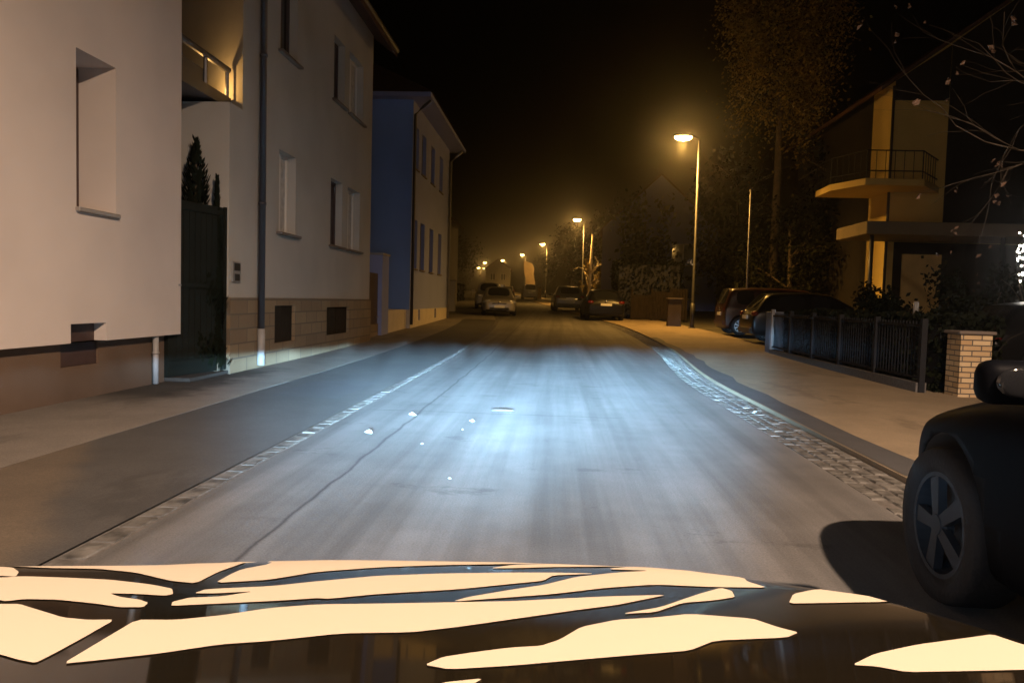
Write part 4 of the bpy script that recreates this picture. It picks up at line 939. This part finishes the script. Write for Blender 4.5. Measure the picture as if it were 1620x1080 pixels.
for k in range(9): branchy(bm, Vector((2.88, 66.8, gz(67) + rd.uniform(1.0, 3.0))), Vector((rd.gauss(0, 1), rd.gauss(0, .6), .9)), 1.2, .05, 1, rd, tips)
link("trunk", bm, mat("birch_bark", (.50, .42, .30), .8, var=.35, scale=6), ls, True)
bm = bmesh.new(); leaves(bm, (2.85, 66.8, gz(67) + 2.3), (.9, .7, 1.5), 260, .10, 44, shell=.1); link("crown", bm, M_autumn, ls)
for x, y, h, r, s, lb in ((6.2, 55, 8.5, 2.4, 31, "dark tree between the tall hedge and the second lamp"), (5.4, 76, 10, 3.0, 32, "dark round tree standing just past the second lamp"), (1.6, 88, 8, 2.6, 33, "dark tree right of the grey van"), (2.5, 118, 11, 3.4, 34, "tall dark tree behind the third lamp"), (-3.2, 160, 9, 3.0, 35, "dark tree right of the pale far house"), (-16, 120, 10, 3.4, 36, "tall dark tree on the left behind the far cars"),
                          (-12, 62, 8, 2.6, 37, "dark tree on the left above the long hedge"), (-24, 200, 9, 4, 38, "broad dark tree at the far end of the street"), (11.5, 50, 11, 3.2, 39, "tall dark tree behind the red van and hedge")):
    tree(x, y, h, r, lb, M_leaf, 1500, .20, seed=s, low=.16, group="dark trees further along the street")

# ------------------------------------------------------------------ litter on the road
M_paper = mat("paper", (.28, .28, .26), .8)
def scrap(x, y, s, seed, label, cat="litter"):
    rd = random.Random(seed); t = bmesh.new(); n = 7
    vs = [t.verts.new((x + s * math.cos(2*math.pi*k/n) * rd.uniform(.5, 1.1), y + s * math.sin(2*math.pi*k/n) * rd.uniform(.4, .9), .006 + s * rd.uniform(0, .55))) for k in range(n)]
    c = t.verts.new((x, y, .006 + s * .75)); d = t.verts.new((x, y, .004))
    for k in range(n): t.faces.new((vs[k], vs[(k+1) % n], c)); t.faces.new((vs[(k+1) % n], vs[k], d))
    tag(link("scrap", t, M_paper), label, cat, "scraps lying on the road")
scrap(-1.60, 6.50, .050, 1, "white crumpled scrap nearest the left kerb on the road")
scrap(-1.43, 7.60, .045, 2, "white scrap lying on the lengthwise road joint")
scrap(-.78, 7.32, .040, 3, "white scrap in the middle of the left wheel track")
scrap(-.82, 6.85, .018, 4, "tiny white crumb just in front of the middle scrap")
scrap(-1.06, 6.10, .018, 5, "tiny white crumb nearer the viewer on the left wheel track")
scrap(-.67, 4.95, .016, 6, "tiny white crumb closest to the car bonnet")
scrap(2.27, 8.65, .045, 7, "white scrap lying on the gutter setts")
bm = bmesh.new(); tube(bm, [(-.66, 8.12, .012), (-.53, 8.10, .018), (-.42, 8.13, .012)], .012, 6); tag(link("twig", bm, M_dark), "short dark twig lying across the road ahead", "twig")

# ------------------------------------------------------------------ the viewer's own car: bonnet, wings, headlamps
EDGE = [(-1.125, .50), (-1.10, .85), (-1.04, 1.0), (-.93, 1.09), (-.85, 1.115), (-.62, 1.160), (-.49, 1.238), (-.35, 1.290), (-.075, 1.302), (.17, 1.282), (.25, 1.243), (.36, 1.128), (.424, 1.06), (.45, .964), (.465, .75), (.468, .5)]
def zh(x, y): u = x + .38; return .722 + .23 * (1.40 - y) + .028 * u - .012 * (u / .88) ** 4
oc = thing("car", "viewer's own car, black bonnet with pale torn-edged white pattern, across the bottom of the photo", "car", (-.33, .3, 0))
def chaikin(p, k=2):
    for _ in range(k):
        q = [p[0]]
        for a, b in zip(p, p[1:]): q += [tuple(a[i]*.75 + b[i]*.25 for i in (0, 1)), tuple(a[i]*.25 + b[i]*.75 for i in (0, 1))]
        p = q + [p[-1]]
    return p
ED = chaikin([EDGE[0]] + EDGE + [EDGE[-1]], 2)
bm = bmesh.new(); NR = 22; C0 = (-.33, .30); cols = []
for x, y in ED:
    col = []
    for k in range(NR + 1):
        f = k / NR; px, py = x, .28 + (y - .28) * f
        px = C0[0] + (x - C0[0]) * (1 - .06 * (1 - f)); z = zh(px, py) - .012 * max(0, f - .86) ** 2 / .02
        col.append(bm.verts.new((px, py, z)))
    nx, ny = x - C0[0], (y - .2) * .9; nl = math.hypot(nx, ny); nx /= nl; ny /= nl
    z = zh(x, y)
    for o_, dz in ((.012, .018), (.022, .045)): col.append(bm.verts.new((x + nx * o_, y + ny * o_, z - .012 * .98 - dz + .006)))
    cols.append(col)
for a, b in zip(cols, cols[1:]):
    for k in range(len(a) - 1): bm.faces.new((a[k], a[k+1], b[k+1], b[k]))
link("bonnet", bm, M_paintblack, oc, True)
bm = bmesh.new(); cols = []
for x, y in ED:
    nx, ny = x - C0[0], (y - .2) * .9; nl = math.hypot(nx, ny); nx /= nl; ny /= nl; z = zh(x, y); col = []
    for o_, zz in ((.020, z - .034), (.045, z - .05), (.10, z - .10), (.16, z - .20), (.185, .48), (.185, .32), (.12, .22), (.0, .20)):
        col.append(bm.verts.new((x + nx * o_, y + ny * o_, zz)))
    cols.append(col)
for a, b in zip(cols, cols[1:]):
    for k in range(len(a) - 1): bm.faces.new((a[k], a[k+1], b[k+1], b[k]))
link("front_bumper", bm, M_paintblack, oc, True)
for s, x in ((-1, -1.20), (1, .60)):
    bm = bmesh.new(); lathe_x(bm, [(.20, -.10*s), (.30, -.10*s), (.315, -.05*s), (.315, .05*s), (.30, .10*s), (.20, .07*s)], (x - s*.02, .45, .315), 28); wo = link("wheel", bm, M_tyre, oc, True)
    bm = bmesh.new(); lathe_x(bm, [(.205, .06*s), (.19, .075*s), (.12, .05*s), (.001, .06*s)], (x - s*.02, .45, .315), 20); sub("rim", bm, M_dullrim, wo)
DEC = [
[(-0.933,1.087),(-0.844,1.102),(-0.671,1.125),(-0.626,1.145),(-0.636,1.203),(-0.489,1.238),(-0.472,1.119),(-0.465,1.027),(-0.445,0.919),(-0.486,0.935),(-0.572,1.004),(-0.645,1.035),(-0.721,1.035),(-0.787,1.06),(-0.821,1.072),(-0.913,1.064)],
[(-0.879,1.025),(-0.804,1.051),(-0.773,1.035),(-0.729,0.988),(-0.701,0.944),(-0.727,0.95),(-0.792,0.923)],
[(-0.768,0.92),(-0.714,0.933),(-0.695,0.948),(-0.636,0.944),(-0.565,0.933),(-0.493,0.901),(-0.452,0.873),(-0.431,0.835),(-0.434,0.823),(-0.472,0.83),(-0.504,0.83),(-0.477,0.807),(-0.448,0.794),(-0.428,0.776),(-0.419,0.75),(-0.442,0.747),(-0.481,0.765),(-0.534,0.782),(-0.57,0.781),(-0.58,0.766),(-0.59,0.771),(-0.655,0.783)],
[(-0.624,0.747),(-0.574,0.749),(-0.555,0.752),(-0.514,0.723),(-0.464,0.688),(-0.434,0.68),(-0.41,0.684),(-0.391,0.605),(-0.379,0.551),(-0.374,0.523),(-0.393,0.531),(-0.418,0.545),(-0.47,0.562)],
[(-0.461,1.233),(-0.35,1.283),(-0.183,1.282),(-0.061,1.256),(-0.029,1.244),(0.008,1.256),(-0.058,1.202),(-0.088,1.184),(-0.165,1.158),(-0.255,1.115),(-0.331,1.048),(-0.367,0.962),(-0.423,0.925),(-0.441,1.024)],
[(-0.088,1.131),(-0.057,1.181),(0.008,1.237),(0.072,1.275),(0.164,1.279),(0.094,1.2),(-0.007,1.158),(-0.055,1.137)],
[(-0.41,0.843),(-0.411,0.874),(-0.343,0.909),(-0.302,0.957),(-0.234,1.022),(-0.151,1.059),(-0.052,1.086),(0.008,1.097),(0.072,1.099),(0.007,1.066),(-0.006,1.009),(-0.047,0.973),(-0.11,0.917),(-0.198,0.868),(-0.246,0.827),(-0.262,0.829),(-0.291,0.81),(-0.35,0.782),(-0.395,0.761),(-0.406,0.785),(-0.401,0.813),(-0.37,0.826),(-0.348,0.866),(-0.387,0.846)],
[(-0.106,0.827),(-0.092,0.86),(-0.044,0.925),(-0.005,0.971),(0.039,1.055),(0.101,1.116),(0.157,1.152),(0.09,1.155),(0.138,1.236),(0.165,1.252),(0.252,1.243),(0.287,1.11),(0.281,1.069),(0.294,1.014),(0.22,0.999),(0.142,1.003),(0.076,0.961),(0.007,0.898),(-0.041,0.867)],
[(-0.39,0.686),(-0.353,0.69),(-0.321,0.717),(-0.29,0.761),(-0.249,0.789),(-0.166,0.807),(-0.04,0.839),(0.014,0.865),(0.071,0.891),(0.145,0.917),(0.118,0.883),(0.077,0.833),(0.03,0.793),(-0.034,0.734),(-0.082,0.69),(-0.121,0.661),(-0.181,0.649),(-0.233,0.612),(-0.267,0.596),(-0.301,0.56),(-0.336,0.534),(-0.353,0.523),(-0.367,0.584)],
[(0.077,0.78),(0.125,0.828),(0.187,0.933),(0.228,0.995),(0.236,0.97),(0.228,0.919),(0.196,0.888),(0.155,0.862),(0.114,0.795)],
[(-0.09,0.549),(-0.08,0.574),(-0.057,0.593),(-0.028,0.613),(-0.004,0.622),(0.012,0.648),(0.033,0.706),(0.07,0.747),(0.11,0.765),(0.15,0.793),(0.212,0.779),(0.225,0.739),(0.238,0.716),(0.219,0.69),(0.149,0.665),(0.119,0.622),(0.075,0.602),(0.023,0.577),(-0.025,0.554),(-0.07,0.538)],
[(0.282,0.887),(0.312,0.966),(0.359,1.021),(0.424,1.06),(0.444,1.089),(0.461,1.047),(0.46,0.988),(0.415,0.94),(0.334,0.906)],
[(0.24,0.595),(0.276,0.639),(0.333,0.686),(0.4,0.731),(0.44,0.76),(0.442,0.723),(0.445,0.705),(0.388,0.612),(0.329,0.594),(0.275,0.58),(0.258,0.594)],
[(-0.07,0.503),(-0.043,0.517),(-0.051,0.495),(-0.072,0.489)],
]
def smooth_loop(p):
    q = []
    for i in range(len(p)):
        a, b = p[i], p[(i+1) % len(p)]; q += [(a[0]*.88 + b[0]*.12, a[1]*.88 + b[1]*.12), (a[0]*.12 + b[0]*.88, a[1]*.12 + b[1]*.88)]
    return q
def inside_edge(x, y):
    for (x0, y0), (x1, y1) in zip(EDGE, EDGE[1:]):
        if x0 <= x <= x1: return min(y, y0 + (y1 - y0) * (x - x0) / max(1e-6, x1 - x0) - .006)
    return y
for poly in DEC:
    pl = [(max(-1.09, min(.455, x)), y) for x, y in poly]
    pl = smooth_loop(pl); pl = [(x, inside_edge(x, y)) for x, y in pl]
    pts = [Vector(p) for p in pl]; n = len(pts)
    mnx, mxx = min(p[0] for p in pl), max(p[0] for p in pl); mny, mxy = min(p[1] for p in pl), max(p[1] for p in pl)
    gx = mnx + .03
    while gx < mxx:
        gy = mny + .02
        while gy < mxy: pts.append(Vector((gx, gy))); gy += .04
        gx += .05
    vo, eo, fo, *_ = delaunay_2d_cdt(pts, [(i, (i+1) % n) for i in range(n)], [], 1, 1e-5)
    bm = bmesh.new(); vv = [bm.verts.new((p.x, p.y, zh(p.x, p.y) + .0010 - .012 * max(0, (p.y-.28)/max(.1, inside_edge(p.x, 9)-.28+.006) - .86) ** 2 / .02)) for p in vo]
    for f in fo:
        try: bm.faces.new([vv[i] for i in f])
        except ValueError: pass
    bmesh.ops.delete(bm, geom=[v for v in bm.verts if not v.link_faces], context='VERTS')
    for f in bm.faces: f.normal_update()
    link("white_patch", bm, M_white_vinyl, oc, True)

# headlamps: the lamp shader holds the dipped-beam distribution (bright apron, flat cut-off)
def beam(ld, h):
    ld.use_nodes = True
    class _M: node_tree = ld.node_tree
    g = G(_M); em = g.n["Emission"]
    ge = g.n.new("ShaderNodeNewGeometry"); sep = g.n.new("ShaderNodeSeparateXYZ"); g.l.new(ge.outputs["Incoming"], sep.inputs[0])
    sgn = BEAM_SIGN
    x = g.math('MULTIPLY', sep.outputs[0], sgn); y = g.math('MULTIPLY', sep.outputs[1], sgn); z = g.math('MULTIPLY', sep.outputs[2], sgn)
    az = g.math('ARCTAN2', x, y); hor = g.math('SQRT', g.math('ADD', g.math('MULTIPLY', x, x), g.math('MULTIPLY', y, y)))
    down = g.math('DIVIDE', g.math('MULTIPLY', z, -1.0), hor)
    dist = g.math('MINIMUM', g.math('DIVIDE', h, g.math('MAXIMUM', down, 0.005)), 40.0)
    com = g.n.new("ShaderNodeCombineXYZ"); g.l.new(g.math('MULTIPLY', az, 13.0), com.inputs[0]); com.inputs[1].default_value = h * 7
    wob = g.math('SUBTRACT', g.noise(com.outputs[0], 1.0, 3), 0.5)
    cut = g.math('ADD', 15.0, g.math('MULTIPLY', wob, 20.0))
    prof = g.math('MULTIPLY', g.smooth(dist, 0.5, 6.2), g.smooth(dist, g.math('ADD', cut, 6.5), g.math('SUBTRACT', cut, 10.0)))
    prof = g.math('ADD', g.math('MULTIPLY', prof, g.math('ADD', 0.9, g.math('MULTIPLY', wob, 0.6))), g.math('MULTIPLY', g.smooth(dist, 0.6, 2.5), g.smooth(dist, 12, 6, 0, 0.07)))
    q = g.math('DIVIDE', dist, 12.5); prof = g.math('DIVIDE', prof, g.math('ADD', 1.0, g.math('MULTIPLY', q, q)))
    d3 = g.math('MULTIPLY', g.math('MULTIPLY', dist, dist), dist)
    sg = g.math('ADD', 0.245, g.math('MULTIPLY', g.math('LESS_THAN', az, 0.0), 0.075))
    t4 = g.math('POWER', g.math('ABSOLUTE', g.math('DIVIDE', az, sg)), 4.0)
    lat = g.math('ADD', g.math('EXPONENT', g.math('MULTIPLY', t4, -1.0)), g.math('MULTIPLY', g.gauss(az, -0.1, 0.34), 0.025))
    fwd = g.smooth(y, 0.0, 0.3)
    core = g.math('MULTIPLY', g.math('MULTIPLY', d3, prof), g.math('MULTIPLY', lat, fwd))
    stray = g.math('MULTIPLY', g.smooth(down, -0.55, 0.02), g.math('MULTIPLY', STRAY, g.math('MULTIPLY', fwd, g.gauss(az, -0.1, 0.50))))
    kick = g.math('MULTIPLY', g.math('MULTIPLY', g.gauss(az, 0.28, 0.11), g.gauss(down, 0.010, 0.014)), KICK)
    stray = g.math('ADD', stray, kick)
    g.l.new(g.math('ADD', g.math('MULTIPLY', core, CORE), stray), em.inputs["Strength"])
BEAM_SIGN = 1.0; CORE = 25.0 * 12.57; STRAY = 13.0 * 12.57; KICK = 520.0 * 12.57
for x in (-.86, .37):
    y = 1.30 if x < 0 else 1.30
    bm = bmesh.new(); bmesh.ops.create_uvsphere(bm, u_segments=18, v_segments=12, radius=1, matrix=Matrix.Translation((x, y - .03, .615)) @ Matrix.Rotation(R(-35 if x > 0 else 35), 4, 'Z') @ Matrix.Diagonal((.16, .05, .075, 1)))
    hl = link("headlight", bm, M_lampglass, oc, True)
    ld = bpy.data.lights.new("headlight_beam", 'POINT'); ld.energy = 1.0; ld.color = HEAD_COLOR; ld.shadow_soft_size = .035
    o = bpy.data.objects.new("headlight_beam", ld); COL.objects.link(o); o.location = (x, y + .10, .62); o.parent = hl
    beam(ld, .62)

# ------------------------------------------------------------------ thin haze volume added to give the lamps halos
bm = bmesh.new(); box(bm, -60, 60, -25, 250, -1.1, 26)
hm = bpy.data.materials.new("halo_haze"); hm.use_nodes = True; n = hm.node_tree.nodes
n.remove(n["Principled BSDF"]); pv = n.new("ShaderNodeVolumePrincipled")
pv.inputs["Color"].default_value = (0.95, 0.95, 0.95, 1); pv.inputs["Density"].default_value = 0.0023; pv.inputs["Anisotropy"].default_value = 0.94
hm.node_tree.links.new(pv.outputs[0], n["Material Output"].inputs["Volume"])
hz = link("added_halo_haze", bm, hm); hz["kind"] = "stuff"
